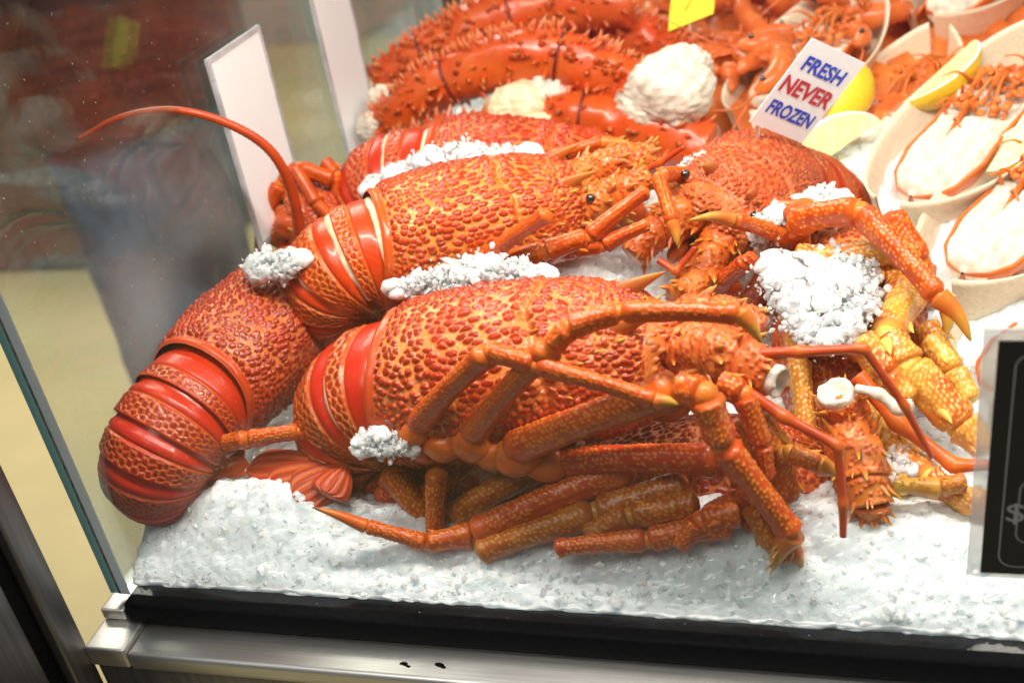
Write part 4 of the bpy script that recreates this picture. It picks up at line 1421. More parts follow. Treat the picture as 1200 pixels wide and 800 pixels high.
    leg(r, m, [(780, 556, .070), (690, 575, .066), (640, 600, .055)], [.0100, .0092, .007], A, seed=82, last="seg")
    leg(r, m, [(835, 605, .040), (872, 585, .036), (886, 622, .028)], [.0085, .0080, .006], MAT["leg_red"], seed=83, last="seg")
    leg(r, m, [(560, 560, .066), (470, 590, .058), (440, 575, .052)], [.0080, .0070, .005], MAT["leg_red"], seed=84, last="seg")
    # ---- right: belly up, yellow jointed legs, white broken antenna
    r, m = lobster("yellow legged lobster at the right, a white broken antenna socket pointing outward",
                   on(1000, 300, y=0.245), on(985, 470, y=0.135), (0.25, 0.35, 1.0), 0.90, MAT["shell_orange"], MAT["leg_yellow"], eyes=False, horns=False, spines=False)
    Y = MAT["leg_yellow"]
    leg(r, m, [(925, 345, .160), (935, 420, .125), (945, 512, .095), (950, 528, .092)], [.0088, .0080, .0068, .005], Y, seed=51, last="seg", ends=.9)
    leg(r, m, [(1030, 310, .180), (1062, 340, .165), (1040, 395, .125), (1062, 430, .112), (1128, 498, .095), (1158, 530, .085)], [.009, .0150, .0105, .0135, .0125, .0075], Y, seed=52, last="seg", ends=1.0)
    leg(r, m, [(1005, 395, .120), (1040, 440, .108), (1068, 470, .100)], [.0105, .0110, .0095], Y, seed=53, last="seg", ends=1.0)
    leg(r, m, [(930, 300, .175), (985, 305, .172), (1050, 292, .170), (1075, 325, .165)], [.008, .0095, .010, .007], Y, seed=54, last="seg", yel=.5, ends=1.0)
    leg(r, m, [(1080, 380, .160), (1098, 415, .150), (1095, 460, .140)], [.010, .0115, .009], Y, seed=55, last="seg", yel=.7, ends=1.0)
    leg(r, m, [(1040, 250, .220), (1075, 310, .205), (1085, 360, .19)], [.011, .012, .009], O, seed=56, last="seg")
    leg(r, m, [(1020, 470, .110), (1045, 530, .085), (1090, 560, .065), (1110, 572, .06)], [.010, .0105, .0085, .006], Y, seed=57, last="seg", ends=1.0)
    leg(r, m, [(1130, 565, .055), (1098, 572, .050), (1020, 575, .048)], [.006, .0058, .004], A, seed=58, yel=.5, hairs=True)
    leg(r, m, [(1085, 335, .18), (1112, 360, .165), (1108, 395, .155)], [.006, .006, .004], Y, seed=59, yel=.6, ends=1.0)
    leg(r, m, [(1050, 498, .105), (1066, 540, .080), (1048, 575, .062)], [.0105, .0115, .008], Y, seed=91, last="seg", yel=.6, ends=1.0)
    leg(r, m, [(1088, 565, .070), (1125, 585, .058), (1160, 590, .050)], [.008, .0085, .0075], Y, seed=92, last="seg")
    leg(r, m, [(1090, 395, .135), (1118, 438, .118), (1140, 472, .105)], [.0085, .0090, .007], Y, seed=93, last="seg", yel=.8, ends=1.0)
    leg(r, m, [(960, 300, .190), (900, 322, .175), (918, 352, .165)], [.0075, .0080, .006], Y, seed=94, last="seg", yel=.3, ends=1.0)
    rod(r, m, [(1003, 455, .078), (1030, 462, .074), (1052, 478, .070), (1068, 474, .068)], .0022, .0030, MAT["meat"], name="meat_shred", smooth_path=True)
    peduncle(r, m, [(1010, 575, .055), (1000, 530, .070), (990, 490, .084), (981, 465, .080)], [.0125, .0130, .0125, .0098], MAT["shell_orange"], seed=51, spin=12)
    peduncle(r, m, [(1005, 520, .060), (1012, 560, .048), (1020, 592, .040), (1022, 608, .038)], [.0120, .0120, .0100, .006], MAT["shell_orange"], seed=52, spin=16, broken=False)
    rod(r, m, [(1005, 440, .095), (1052, 495, .080), (1118, 545, .066), (1160, 545, .060)], .0042, .0026, MAT["leg_orange"])
    # ---- low right: only a scaly shell shows
    r, m = lobster("scaly shell of a lobster low at the right, half sunk in the ice",
                   on(1015, 590, y=0.110), on(890, 560, y=0.070), (0.0, -0.55, 1.0), 0.66, MAT["shell_red"], MAT["leg_orange"], eyes=False, horns=False, spines=False)
    leg(r, m, [(880, 480, .060), (905, 540, .050), (925, 590, .040)], [.012, .0125, .008], A, seed=61, last="seg")
    leg(r, m, [(905, 545, .045), (925, 530, .040), (962, 545, .036), (985, 560, .034)], [.0055, .006, .0055, .003], A, seed=62)
    # ---- far left at the back: bent legs and one long feeler
    r, m = lobster("lobster behind the tails at left, bent orange legs and a long arching feeler",
                   on(480, 300, y=0.300), on(372, 262, y=0.262), (0.1, -0.1, 1.0), 0.72, MAT["shell_back"], MAT["leg_orange"], eyes=False, horns=False, spines=False)
    leg(r, m, [(392, 212, .262), (352, 198, .262), (330, 215, .255), (308, 262, .250), (304, 300, .246)], [.0062, .0078, .0068, .0056, .004], O, seed=71, last="seg", dots=.3)
    leg(r, m, [(345, 196, .258), (372, 240, .245), (398, 265, .235)], [.0062, .0060, .005], O, seed=72, last="seg", dots=.3)
    leg(r, m, [(380, 190, .272), (394, 205, .268), (402, 262, .262)], [.0066, .0062, .0052], O, seed=73, last="seg", dots=.3)
    leg(r, m, [(352, 240, .258), (330, 258, .250), (336, 305, .24)], [.008, .0082, .007], O, seed=74, last="seg", dots=.3)
    rod(r, m, [(352, 300, .215), (350, 262, .210), (338, 212, .205), (312, 172, .200), (262, 143, .192), (200, 129, .185), (140, 138, .178), (93, 163, .172)],
        .0042, .0014, MAT["leg_red"], name="antenna", ringed=True, smooth_path=True)


# ================================================================== crab legs
def crab_leg(label, path, rads, meats, bands, seed, nspine=150):
    pts = spline([on(*p[:2], y=p[2]) for p in path], 70)
    c0 = pts[35].copy()
    root = thing("crab_leg", c0, label, "crab leg", "spiny crab legs behind the lobsters")
    pts = pts - c0
    rad = np.interp(np.linspace(0, 1, 70), np.linspace(0, 1, len(rads)), rads)
    s = np.linspace(0, 1, 70)
    for j in bands:
        rad = rad * (1 - 0.06 * np.exp(-((s - j) / 0.02) ** 2))
    P, a = tube_grid(pts, rad, 36, 0.85)
    n = fbm(P, 70, seed)
    ctr = np.vstack([pts[:1], pts, pts[-1:]])[:, None]
    P = ctr + (P - ctr) * (1 + 0.10 * n)[..., None]
    mb = MB()
    mb.grid(P, True, tub=(0.5 + 0.5 * vnoise(P, 50, seed)).ravel(), rnd=0.3, smo=0.0, tip=0.0)
    sh = mb.build("shell", MAT["crab"], root)
    T, Nn, B = frames_along(pts)
    rr = random.Random(seed)
    mb = MB()
    for _ in range(nspine):
        i = rr.randint(2, 67)
        an = rr.gauss(0, 1.25)
        v = Nn[i] * math.cos(an) + 0.85 * B[i] * math.sin(an)
        ln = rr.uniform(0.0035, 0.0105)
        cone(mb, pts[i] + v * rad[i] * 0.97, v + T[i] * rr.uniform(-0.3, 0.6), ln, ln * 0.33, nv=6, tipk=0.7)
    o = mb.build("spines", MAT["crab"], sh)
    o["kind"] = "stuff"
    for j in bands:
        i = int(j * 69)
        mb = MB()
        q = np.linspace(0, 2 * np.pi, 28)
        ring = pts[i] + rad[i] * 1.07 * (np.cos(q)[:, None] * Nn[i] + 0.87 * np.sin(q)[:, None] * B[i])
        P, a = tube_grid(ring, 0.0011, 8, caps=False)
        mb.grid(P, True)
        mb.build("elastic_band", MAT["band"], root)
    for (px, py, y, r, mat, sd) in meats:
        mb = MB()
        c = on(px, py, y=y) - c0
        ellipsoid(mb, c, (r, r * 0.8, r * 0.85), 60, 84, noise=r * 0.15, nscale=0.9 / r, seed=sd)
        P = mb.v[-1]
        P += ((0.0006 * vnoise(P, 330, sd) + 0.0030 * np.abs(vnoise(P * [1.0, 2.6, 2.6], 130, sd + 3)))[:, None]) * (P - c) / r
        mb.build("crab_meat", MAT[mat], root)


def build_crab():
    crab_leg("spiny crab leg in front with a big white ball of meat at its right end", [(440, 160, .40), (520, 98, .405), (635, 66, .41), (715, 92, .405), (775, 118, .39)],
             [.014, .0185, .021, .021, .018], [(784, 104, .385, .030, "meat", 1), (755, 122, .388, .023, "meat", 11), (800, 82, .40, .020, "meat", 12), (438, 148, .40, .013, "meat", 2), (452, 118, .42, .013, "meat", 9)], (.32, .68), 1, 420)
    crab_leg("longest spiny crab leg arching at the top with pale meat at its left end", [(428, 112, .47), (475, 76, .475), (560, 34, .485), (650, 8, .50), (740, 4, .51)],
             [.012, .017, .022, .022, .020], [(428, 106, .468, .016, "meat_cream", 3)], (.28, .6), 2, 420)
    crab_leg("lower crab leg with ragged cream meat at its left end under the others", [(610, 140, .395), (665, 138, .39), (740, 150, .385), (830, 178, .375)],
             [.016, .020, .022, .020], [(605, 130, .390, .024, "meat_cream", 4), (628, 150, .378, .015, "meat_cream", 5), (640, 110, .40, .018, "meat", 7)], (.35,), 3, 90)
    crab_leg("short crab leg lying behind with a row of pale yellow spines", [(620, 52, .52), (690, 36, .525), (760, 50, .52), (800, 75, .50)],
             [.015, .019, .020, .018], [], (.4,), 4, 240)
    crab_leg("thin crab leg wedged below the front crab leg at left", [(450, 190, .37), (520, 160, .375), (600, 150, .385)],
             [.012, .014, .013], [(470, 150, .41, .014, "meat", 6)], (.6,), 5, 110)


# ================================================================== prawns, boats, lemons
def prawn_proto():
    root = thing("prawn", (0, 0, 0), "cooked prawn", "prawn", "cooked prawns heaped at the back")
    ang = np.linspace(-0.5, 3.6, 90)
    R = 0.020 + 0.010 * (ang < 0.8) * (0.8 - ang)
    path = np.stack([R * np.cos(ang) * 1.25, R * np.sin(ang), 0 * ang], 1)
    t = np.linspace(0, 1, 90)
    rad = np.interp(t, [0, .06, .2, .38, .5, .8, .95, 1], [.003, .0065, .0095, .0105, .0095, .0065, .004, .0025])
    seg = np.where(t > 0.38, 0.0007 * np.abs(np.sin((t - 0.38) / 0.62 * 6 * math.pi)) ** 0.5, 0)
    P, a = tube_grid(path, rad + seg, 18, 0.85)
    mb = MB()
    tt = np.repeat(np.concatenate([[0], t, [1]])[:, None], 18, 1)
    mb.grid(P, True, tub=(0.5 + 0.5 * np.sin(tt * 40)).ravel(), rnd=0.4, smo=0.5, tip=(0.5 * sm(0.9, 1, tt)).ravel())
    mb.build("prawn_body", MAT["prawn"], root)
    mb = MB()
    for sgn in (-1, 0, 1):
        e = path[-1]
        tube(mb, spline([e, e + np.array([0.008, -0.010 + 0.002 * sgn, 0.006 * sgn])], 8), [.0015, .003, .004, .0045, .0045, .004, .003, .001], 8, 0.4)
    mb.build("tail_fan", MAT["prawn_leg"], root)
    mb = MB()
    for k in range(7):
        i = 18 + k * 8
        c = path[i]
        inw = -c / np.linalg.norm(c)
        for z in (-.004, .004):
            tube(mb, spline([c + inw * 0.006 + [0, 0, z], c + inw * 0.013 + [0.002, 0.003, z * 1.4], c + inw * 0.016 + [0.006, 0.002, z * 1.6]], 10), np.linspace(.0011, .0005, 10), 5)
    for z in (-.003, .003):
        tube(mb, spline([path[0], path[0] + [0.012, -0.018, z], path[0] + [0.004, -0.045, z * 6], path[0] + [-0.02, -0.06, z * 9]], 30), np.linspace(.0008, .0003, 30), 5)
    cone(mb, path[2], (0.5, -1, 0), 0.014, 0.002, nv=6)
    o = mb.build("prawn_legs", MAT["prawn_leg"], root)
    o["kind"] = "stuff"
    for z in (-.0062, .0062):
        mb = MB()
        ellipsoid(mb, path[7] + np.array([0.003, -0.002, z]), .0021, 8, 10)
        mb.build("eye", MAT["eye"], root)
    return root


def build_prawns():
    proto = prawn_proto()
    first = True
    r = random.Random(5)
    spots = []
    for j in range(9):
        for i in range(12):
            x = 0.13 + i * 0.043 + r.uniform(-.012, .012) + (j % 2) * 0.02
            y = 0.455 + j * 0.042 + r.uniform(-.012, .012)
            d = np.array([x, y, 0.115]) - CAM
            px = 600 + F * d.dot(RT) / d.dot(FW)
            py = 400 - F * d.dot(UP) / d.dot(FW)
            if 655 < px < 1260 and -60 < py < 190 and not (px > 880 and py > 95 - (px - 880) * 0.5):
                spots.append((x, y, j, px))
    words = ["first", "second", "third", "fourth", "fifth", "sixth", "seventh", "eighth", "ninth", "tenth", "eleventh", "twelfth"]
    rank = {}
    for j in range(9):
        for q, sp_ in enumerate(sorted((t for t in spots if t[2] == j), key=lambda t: t[3])):
            rank[sp_] = q
    for k, spot in enumerate(spots):
        x, y, j, _px = spot
        o = proto if first else copy_tree(proto)
        first = False
        o.location = (x, y, 0.100 + 0.012 * r.random() + 0.03 * (y - 0.45))
        o.rotation_euler = (r.uniform(-0.7, 0.7), r.uniform(-0.7, 0.7), r.uniform(0, 6.28))
        s = r.uniform(0.85, 1.15)
        o.scale = (s, s, s)
        o["label"] = "curled prawn, %s from left in the %s of the prawn heap" % (words[rank[spot]], "front row" if j == 0 else words[j] + " row back")
    mb = MB()                                       # the depth of the heap under the countable ones
    x = np.linspace(0.10, 0.80, 90)[:, None] * np.ones((1, 60))
    y = np.linspace(0.42, 0.95, 60)[None, :] * np.ones((90, 1))
    q = np.stack([x, y, 0 * x], -1)
    f1, f2, rid, off = cells(x + 0.3 * y, y, 0.03, 0.016, 4)
    z = 0.082 + 0.014 * sm(0.6, 0.1, f1) * (0.5 + rid) + 0.03 * (y - 0.45) - 0.03 * (1 - sm(0.42, 0.46, y))
    mb.grid(np.stack([x, y, z], -1), tub=sm(.6, .3, f1).ravel(), rnd=rid.ravel(), smo=0.3, tip=0.0)
    tag(mb.build("prawn_heap", MAT["prawn"]), "deep layer of orange cooked prawns under the heap at the back", "prawns", kind="stuff")


def boat_meshes():
    nu, nv = 60, 26
    Lb, Wb, Hb = 0.20, 0.050, 0.036
    u = np.linspace(0, 1, nu)[:, None] * np.ones((1, nv))
    v = np.linspace(-1, 1, nv)[None, :] * np.ones((nu, 1))
    e = np.sin(np.pi * (0.012 + 0.976 * u))
    w = Wb * e ** 0.55
    h = Hb + 0.008 * np.abs(2 * u - 1) ** 3
    k = np.abs(v)
    Y = np.sign(v) * w * (0.74 * np.clip(k / 0.55, 0, 1) + 0.26 * np.clip((k - 0.55) / 0.45, 0, 1))
    Z = h * sm(0.50, 1.04, k) * 1.0 + 0.0 * u
    X = Lb * (u - 0.5) * (0.90 + 0.10 * sm(0.4, 1, k))
    lift = (1 - e ** 0.5) * 0.010
    top = np.stack([X, Y, Z + lift + 0.0016], -1)
    mid = np.array([0, 0, 0.014])
    out = top + (top - mid) / np.linalg.norm(top - mid, axis=-1)[..., None] * 0.0016
    out[..., 2] = np.minimum(out[..., 2], top[..., 2] + 0.0002)
    mb = MB()
    mb.grid(np.concatenate([top, out[:, ::-1]], 1), True)
    boat = mb.mesh("boat_shell")
    # halved lobster: rounded tail end toward -x, head toward +x
    nu, nv = 70, 40
    u = np.linspace(0, 1, nu)[:, None] * np.ones((1, nv))
    a = np.linspace(0, 1, nv)[None, :] * np.pi * np.ones((nu, 1))
    w = 0.030 * np.interp(u, [0, .04, .12, .3, .5, .7, .9, 1], [.05, .5, .8, 1.0, .92, .95, .6, .1])
    x = 0.15 * (u - 0.5)
    sh = np.stack([x, w * np.cos(a), 0.036 - w * 0.95 * np.sin(a)], -1)
    sh[..., 2] += 0.0014 * np.sin(u * 46) * np.sin(a)
    inn = sh.copy()
    inn[..., 1] *= 0.93
    inn[..., 2] = 0.0362 - (0.036 - sh[..., 2]) * 0.93
    mb = MB()
    mb.grid(np.concatenate([sh, inn[:, ::-1]], 1), True, tub=0.4, rnd=0.5, smo=0.6, tip=0.0)
    shell = mb.mesh("half_shell")
    uu = np.linspace(0.004, 0.985, 90)[:, None] * np.ones((1, 50))
    vv = np.linspace(-1, 1, 50)[None, :] * np.ones((90, 1))
    w2 = 0.030 * np.interp(uu, [0, .04, .12, .3, .5, .7, .9, 1], [.05, .5, .8, 1.0, .92, .95, .6, .1]) * 0.92
    x2 = 0.15 * (uu - 0.5)
    q = np.stack([x2, vv * w2, 0 * x2], -1)
    headk = sm(0.52, 0.66, uu)
    vein = np.exp(-((vv - 0.25) / 0.10) ** 2) * sm(0.25, 0.4, uu) * (1 - sm(0.62, 0.8, uu))
    z2 = 0.0355 + 0.0085 * (1 - vv ** 2) * (1 - headk) + (0.0010 + 0.0035 * headk) * fbm(q, 110, 3) + 0.0012 * (1 - headk) * fbm(q * np.array([0.35, 2.2, 1]), 120, 5) - 0.006 * headk * (1 - vv ** 2) - 0.006 * vein
    z2 = z2 - 0.004 * (np.abs(vv) > 0.98) - 0.008 * (1 - sm(0, 0.05, uu)) - 0.006 * sm(0.96, 1, uu)
    mb = MB()
    mb.grid(np.stack([x2, vv * w2, z2], -1), tub=0.0)
    meat = mb.mesh("meat")
    mb = MB()
    r = random.Random(4)
    for _ in range(70):                                # brown and orange head matter
        c = np.array([r.uniform(0.015, 0.066), r.uniform(-0.02, 0.02), 0.037 + r.uniform(-0.002, 0.004)])
        ellipsoid(mb, c, (r.uniform(.002, .006), r.uniform(.0015, .004), r.uniform(.0015, .003)), 6, 8, tub=0.6, rnd=r.random(), smo=0.2)
    for _ in range(16):
        c = np.array([r.uniform(0.0, 0.07), r.uniform(-0.022, 0.022), 0.038])
        e = c + [r.uniform(-.02, .03), r.uniform(-.02, .02), r.uniform(.004, .016)]
        tube(mb, spline([c, (c + e) / 2 + [0, 0, .006], e], 10), np.linspace(.0016, .0006, 10), 6, tub=0.5, rnd=0.5)
    vx = np.linspace(-0.045, 0.03, 40)
    tube(mb, np.stack([vx, 0.007 + 0.003 * np.sin(vx * 60), 0.0405 - 0.004 * ((vx + 0.01) / 0.04) ** 2], 1), np.linspace(.0012, .0030, 40), 8, tub=0.9, rnd=0.2)
    head = mb.mesh("head_matter")
    return boat, shell, meat, head


def lemon_wedge(label, p, length_dir, rind_dir, s=1.0):
    """wedge whose rind faces rind_dir; the two cut faces meet in an edge on the other side"""
    m4 = frame4(p, length_dir, -np.asarray(rind_dir))
    root = thing("lemon_wedge", None, label, "lemon wedge", "lemon wedges on the lobster halves", m4)
    root.scale = (s, s, s)
    nu, nv = 26, 16
    th = np.linspace(0.001, np.pi - 0.001, nu)[:, None] * np.ones((1, nv))
    ph = np.linspace(-0.62, 0.62, nv)[None, :] * np.ones((nu, 1))
    rx = 0.034 * np.cos(th) * (1 + 0.10 * np.abs(np.cos(th)) ** 6)
    P = np.stack([rx, 0.024 * np.sin(th) * np.sin(ph), -0.024 * np.sin(th) * np.cos(ph)], -1)
    mb = MB()
    mb.grid(P[:, ::-1])
    mb.build("rind", MAT["rind"], root)
    for sgn in (-1, 1):
        for t0, t1, nm, mt in ((0.0, 0.90, "flesh_face", "lemon"), (0.90, 1.0, "pith", "card")):
            t = np.linspace(t0, t1, 24)[None, :] * np.ones((nu, 1))
            tth = th[:, :1] * np.ones((1, 24))
            q = np.stack([0.034 * np.cos(tth) * (1 + 0.1 * np.abs(np.cos(tth)) ** 6) * (0.90 + 0.10 * t), t * 0.0239 * np.sin(tth) * math.sin(0.62 * sgn), -t * 0.0239 * np.sin(tth) * math.cos(0.62)], -1)
            q[..., 1] += sgn * (0.0010 * np.sin(tth * 22 + 9 * t) * t * (1 - t) * 3 + (0.0004 if nm == "pith" else 0.0))
            mb = MB()
            mb.grid(q if sgn > 0 else q[:, ::-1])
            mb.build(nm, MAT[mt], root)


def build_boats():
    boat, shell, meat, head = boat_meshes()
    spec = [  # near tip pixel and depth, far tip pixel and depth, label
        ((884, 158, .430), (1010, 10, .585), "bamboo boat behind the white sign, farthest left of the row of boats"),
        ((962, 246, .375), (1110, 60, .540), "bamboo boat right of the white sign, second from the left in the row"),
        ((1056, 262, .315), (1235, 45, .490), "bamboo boat with a wide rim holding a white lobster half, third from the left"),
        ((1112, 355, .235), (1310, 130, .410), "bamboo boat at the right frame edge above the bare ice, fourth from the left"),
        ((1142, 500, .140), (1330, 330, .300), "bamboo boat partly hidden behind the black price card"),
        ((1092, 45, .575), (1210, -90, .74), "bamboo boat in the second row at the top right corner"),
    ]
    halves = ["lobster half behind the white sign, mostly hidden", "lobster half with a dark orange shell under the lemon right of the white sign",
              "lobster half with thick white tail meat and its cut face up, in the wide boat", "lobster half in the boat at the right frame edge, broad white meat",
              "lobster half behind the black price card", "lobster half at the top right corner in the second row"]
    info = []
    for k, (a, b, label) in enumerate(spec):
        p, q = on(*a[:2], y=a[2]), on(*b[:2], y=b[2])
        d = q - p
        c = p + d / np.linalg.norm(d) * 0.093
        up = Vector((-0.10, -0.25, 1.0))
        m4 = frame4(c - np.array([0, 0, 0.022]), d, up)
        o = thing("bamboo_boat", None, label, "food tray", "bamboo boats of lobster halves", m4)
        link("boat_shell", boat, MAT["wood"], o)
        l = thing("lobster_half", None, halves[k], "halved lobster", "halved lobsters in bamboo boats", m4)
        l.location = m4 @ Vector((0.0, 0, 0.002))
        l.scale = (1, 0.92, 0.92)
        link("half_shell", shell, MAT["half_shell"], l)
        link("meat", meat, MAT["meat"], l)
        h = link("head_matter", head, MAT["half_shell"], l)
        h["kind"] = "stuff"
        info.append(m4)

    for a, b, rd, sc, label in (
            ((1068, 112, .425), (1132, 55, .465), (0.75, -0.55, -0.35), 1.0, "yellow lemon wedge standing on edge between the boats at the top right"),
            ((1166, 185, .345), (1222, 100, .385), (0.75, -0.45, -0.5), 1.1, "pale lemon wedge cut face forward at the right frame edge"),
            ((950, 200, .365), (1008, 158, .385), (-0.6, 0.6, 0.3), 1.0, "lemon wedge with pale cut face just right of the white sign"),
            ((968, 140, .43), (1002, 95, .46), (0.5, -0.7, 0.2), 0.9, "lemon wedge mostly hidden behind the right edge of the white sign")):
        p, q = on(*a[:2], y=a[2]), on(*b[:2], y=b[2])
        lemon_wedge(label, (p + q) / 2, q - p, rd, sc)


# ================================================================== signs and cards
def quad_card(mb, c, thick):
    """rectangle with corners c (bl, br, tr, tl) given real thickness"""
    c = np.asarray(c, float)
    n = np.cross(c[1] - c[0], c[3] - c[0])
    n /= np.linalg.norm(n)
    b = c - n * thick
    V = np.vstack([c, b])
    mb.add(V, [[0, 1, 2, 3], [7, 6, 5, 4], [0, 4, 5, 1], [1, 5, 6, 2], [2, 6, 7, 3], [3, 7, 4, 0]])
    return n


def text_part(root, txt, origin, ex, ey, height, width, mat, bold=0.0, name="lettering"):
    cu = bpy.data.curves.new("lettering", "FONT")
    cu.body = txt
    cu.align_x = "CENTER"
    cu.align_y = "CENTER"
    cu.size = 1.0
    cu.offset = bold
    cu.extrude = 0.0
    cu.resolution_u = 4
    tmp = bpy.data.objects.new("lettering", cu)
    COL.objects.link(tmp)
    dg = bpy.context.evaluated_depsgraph_get()
    me = bpy.data.meshes.new_from_object(tmp.evaluated_get(dg))
    bpy.data.objects.remove(tmp)
    n = len(me.vertices)
    co = np.zeros(n * 3, np.float32)
    me.vertices.foreach_get("co", co)
    co = co.reshape(-1, 3)
    lo, hi = co.min(0), co.max(0)
    k = (co - (lo + hi) / 2) / np.maximum(hi - lo, 1e-6)
    ex, ey = np.asarray(ex), np.asarray(ey)
    w = origin + k[:, :1] * width * ex + k[:, 1:2] * height * ey
    me.vertices.foreach_set("co", w.astype(np.float32).ravel())
    me.update()
    me.materials.clear()
    return link(name, me, mat, root)


def build_signs():
    # the FRESH NEVER FROZEN card on its pick
    SY = 0.262
    bl = on(878, 143, y=SY)
    best = None
    for dtl in np.linspace(-0.06, 0.10, 81):
        tl = on(952, 45, y=SY + dtl)
        for dbr in np.linspace(-0.08, 0.08, 81):
            br = on(940, 168, y=SY + dbr)
            w, h = br - bl, tl - bl
            cs = abs(w.dot(h)) / np.linalg.norm(w) / np.linalg.norm(h)
            asp = np.linalg.norm(h) / np.linalg.norm(w)
            cost = cs * 4 + abs(asp - 1.35)
            if best is None or cost < best[0]:
                best = (cost, w, h)
    _, w, h = best
    root = thing("price_sign", bl + w * 0.35, "white card sign reading FRESH NEVER FROZEN on a metal pick", "sign")
    o = np.array(root.location)
    mb = MB()
    n = quad_card(mb, np.array([bl, bl + w, bl + w + h, bl + h]) - o, 0.0006)
    mb.build("card", MAT["paper"], root, False)
    W_, H_ = np.linalg.norm(w), np.linalg.norm(h)
    ex, ey = w / W_, h / H_
    ey = ey - ex * ey.dot(ex)
    for txt, v, hh, ww, mat in (("FRESH", .765, .165, .72, "blue_ink"), ("NEVER", .505, .185, .90, "red_ink"), ("FROZEN", .240, .160, .80, "blue_ink")):
        c = bl - o + w * 0.5 + h * v + n * 0.0004
        text_part(root, txt, c, ex, ey, H_ * hh, W_ * ww, MAT[mat], 0.03)
    mb = MB()
    p0 = bl + w * 0.22 + h * 0.02 - o - n * 0.0016
    tube(mb, spline([p0 + h * 0.12, p0 - h * 0.06, p0 - h * 0.06 + np.array([0.0, 0.002, -0.03])], 24), 0.0014, 8)
    mb.build("pick", MAT["steel"], root)

    # yellow card at the top
    bl, br, tr = on(783, 37, y=0.50), on(836, 16, y=0.52), on(842, -55, y=0.56)
    root = thing("price_sign", bl, "plain yellow card at the top edge above the crab meat", "sign")
    mb = MB()
    tl = bl + (tr - br)
    quad_card(mb, np.array([bl, br, tr, tl]) - bl, 0.0006)
    mb.build("card", MAT["yellow_card"], root, False)
    mb = MB()
    m_ = (br - bl) * 0.5
    tube(mb, spline([m_ + (tr - br) * 0.1 + [0, .002, 0], m_ + [0, 0.004, -0.03]], 8), 0.0014, 8)
    mb.build("pick", MAT["steel"], root)

    # black price card in a clear holder on the front glass
    def g(px, py):
        return on(px, py, y=-0.0075)
    root = thing("price_holder", g(1132, 672), "black price card with rounded grey outlines in a clear plastic holder at right", "sign")
    o = np.array(root.location)
    x0, z0 = g(1132, 672)[0], g(1132, 672)[2]
    x1, z1 = x0 + 0.115, g(1182, 383)[2]
    mb = MB()
    box(mb, x0, x1, -0.0090, -0.0075, z0, z1, 0.0005)
    mb.v[0] = mb.v[0] - o
    mb.build("clear_holder", MAT["clear"], root)
    bx, bz = g(1148, 666)[0], g(1148, 666)[2]
    tz = g(1195, 396)[2]
    mb = MB()
    box(mb, bx, x1 - 0.005, -0.0098, -0.0092, bz, tz, 0.0)
    mb.v[0] = mb.v[0] - o
    card = mb.build("card", MAT["black_card"], root, False)

    def outline(ax, az, bx_, bz_, r, t):
        cs = []
        for cx, cz, a0 in ((ax + r, az + r, 180), (bx_ - r, az + r, 270), (bx_ - r, bz_ - r, 0), (ax + r, bz_ - r, 90)):
            for k in range(9):
                a = math.radians(a0 + 90 * k / 8)
                cs.append((cx, cz, math.cos(a), math.sin(a)))
        cs = np.array(cs)
        n_ = len(cs)
        inn = np.stack([cs[:, 0] + cs[:, 2] * (r - t), np.full(n_, -0.0100), cs[:, 1] + cs[:, 3] * (r - t)], 1)
        ou = np.stack([cs[:, 0] + cs[:, 2] * r, np.full(n_, -0.0100), cs[:, 1] + cs[:, 3] * r], 1)
        m2 = MB()
        m2.grid(np.stack([inn, ou], 0) - o, True)
        m2.build("outline", MAT["grey_ink"], card, False)
    outline(bx + 0.006, bz + 0.004, x1 - 0.010, tz - 0.005, 0.006, 0.0005)
    p = on(1178, 585, y=-0.010)
    outline(bx + 0.0115, bz + 0.0165, x1 - 0.02, bz + 0.048, 0.005, 0.0005)
    c = on(1190, 602, y=-0.0101)
    text_part(card, "$", c - o, (1, 0, 0), (0, 0, 1), 0.0105, 0.0065, MAT["grey_ink"], 0.0)

    # white cards standing on the end glass, seen from behind
    def end_card(y0, y1, z0, z1, label):
        root = thing("price_card", (0.0012, y0, z0), label, "card", "white cards along the end glass")
        mb = MB()
        box(mb, 0.0008, 0.0022, 0, y1 - y0, 0, z1 - z0, 0.0)
        mb.build("card", MAT["card"], root, False)
        mb = MB()
        t = 0.0035
        for a in ((-t, y1 - y0 + t, -t, 0), (-t, y1 - y0 + t, z1 - z0, z1 - z0 + t)):
            box(mb, 0.0004, 0.0026, a[0], a[1], a[2], a[3])
        for a in ((-t, 0, 0, z1 - z0), (y1 - y0, y1 - y0 + t, 0, z1 - z0)):
            box(mb, 0.0004, 0.0026, a[0], a[1], a[2] + 0.0001, a[3] - 0.0001)
        mb.build("holder_frame", MAT["grey_plastic"], root, False)
    end_card(0.225, 0.293, 0.095, 0.216, "white card against the end glass nearest the arching feeler")
    end_card(0.385, 0.448, 0.088, 0.225, "white card on the end glass just left of the crab legs")
    end_card(0.70, 0.79, 0.10, 0.24, "white card farthest back on the end glass, beside the brown post")
    mb = MB()
    box(mb, 0.006, 0.022, 0.655, 0.672, 0.06, 0.45, 0.002)
    tag(mb.build("brown_post", MAT["brown"]), "thin brown post standing upright behind the crab legs", "post")


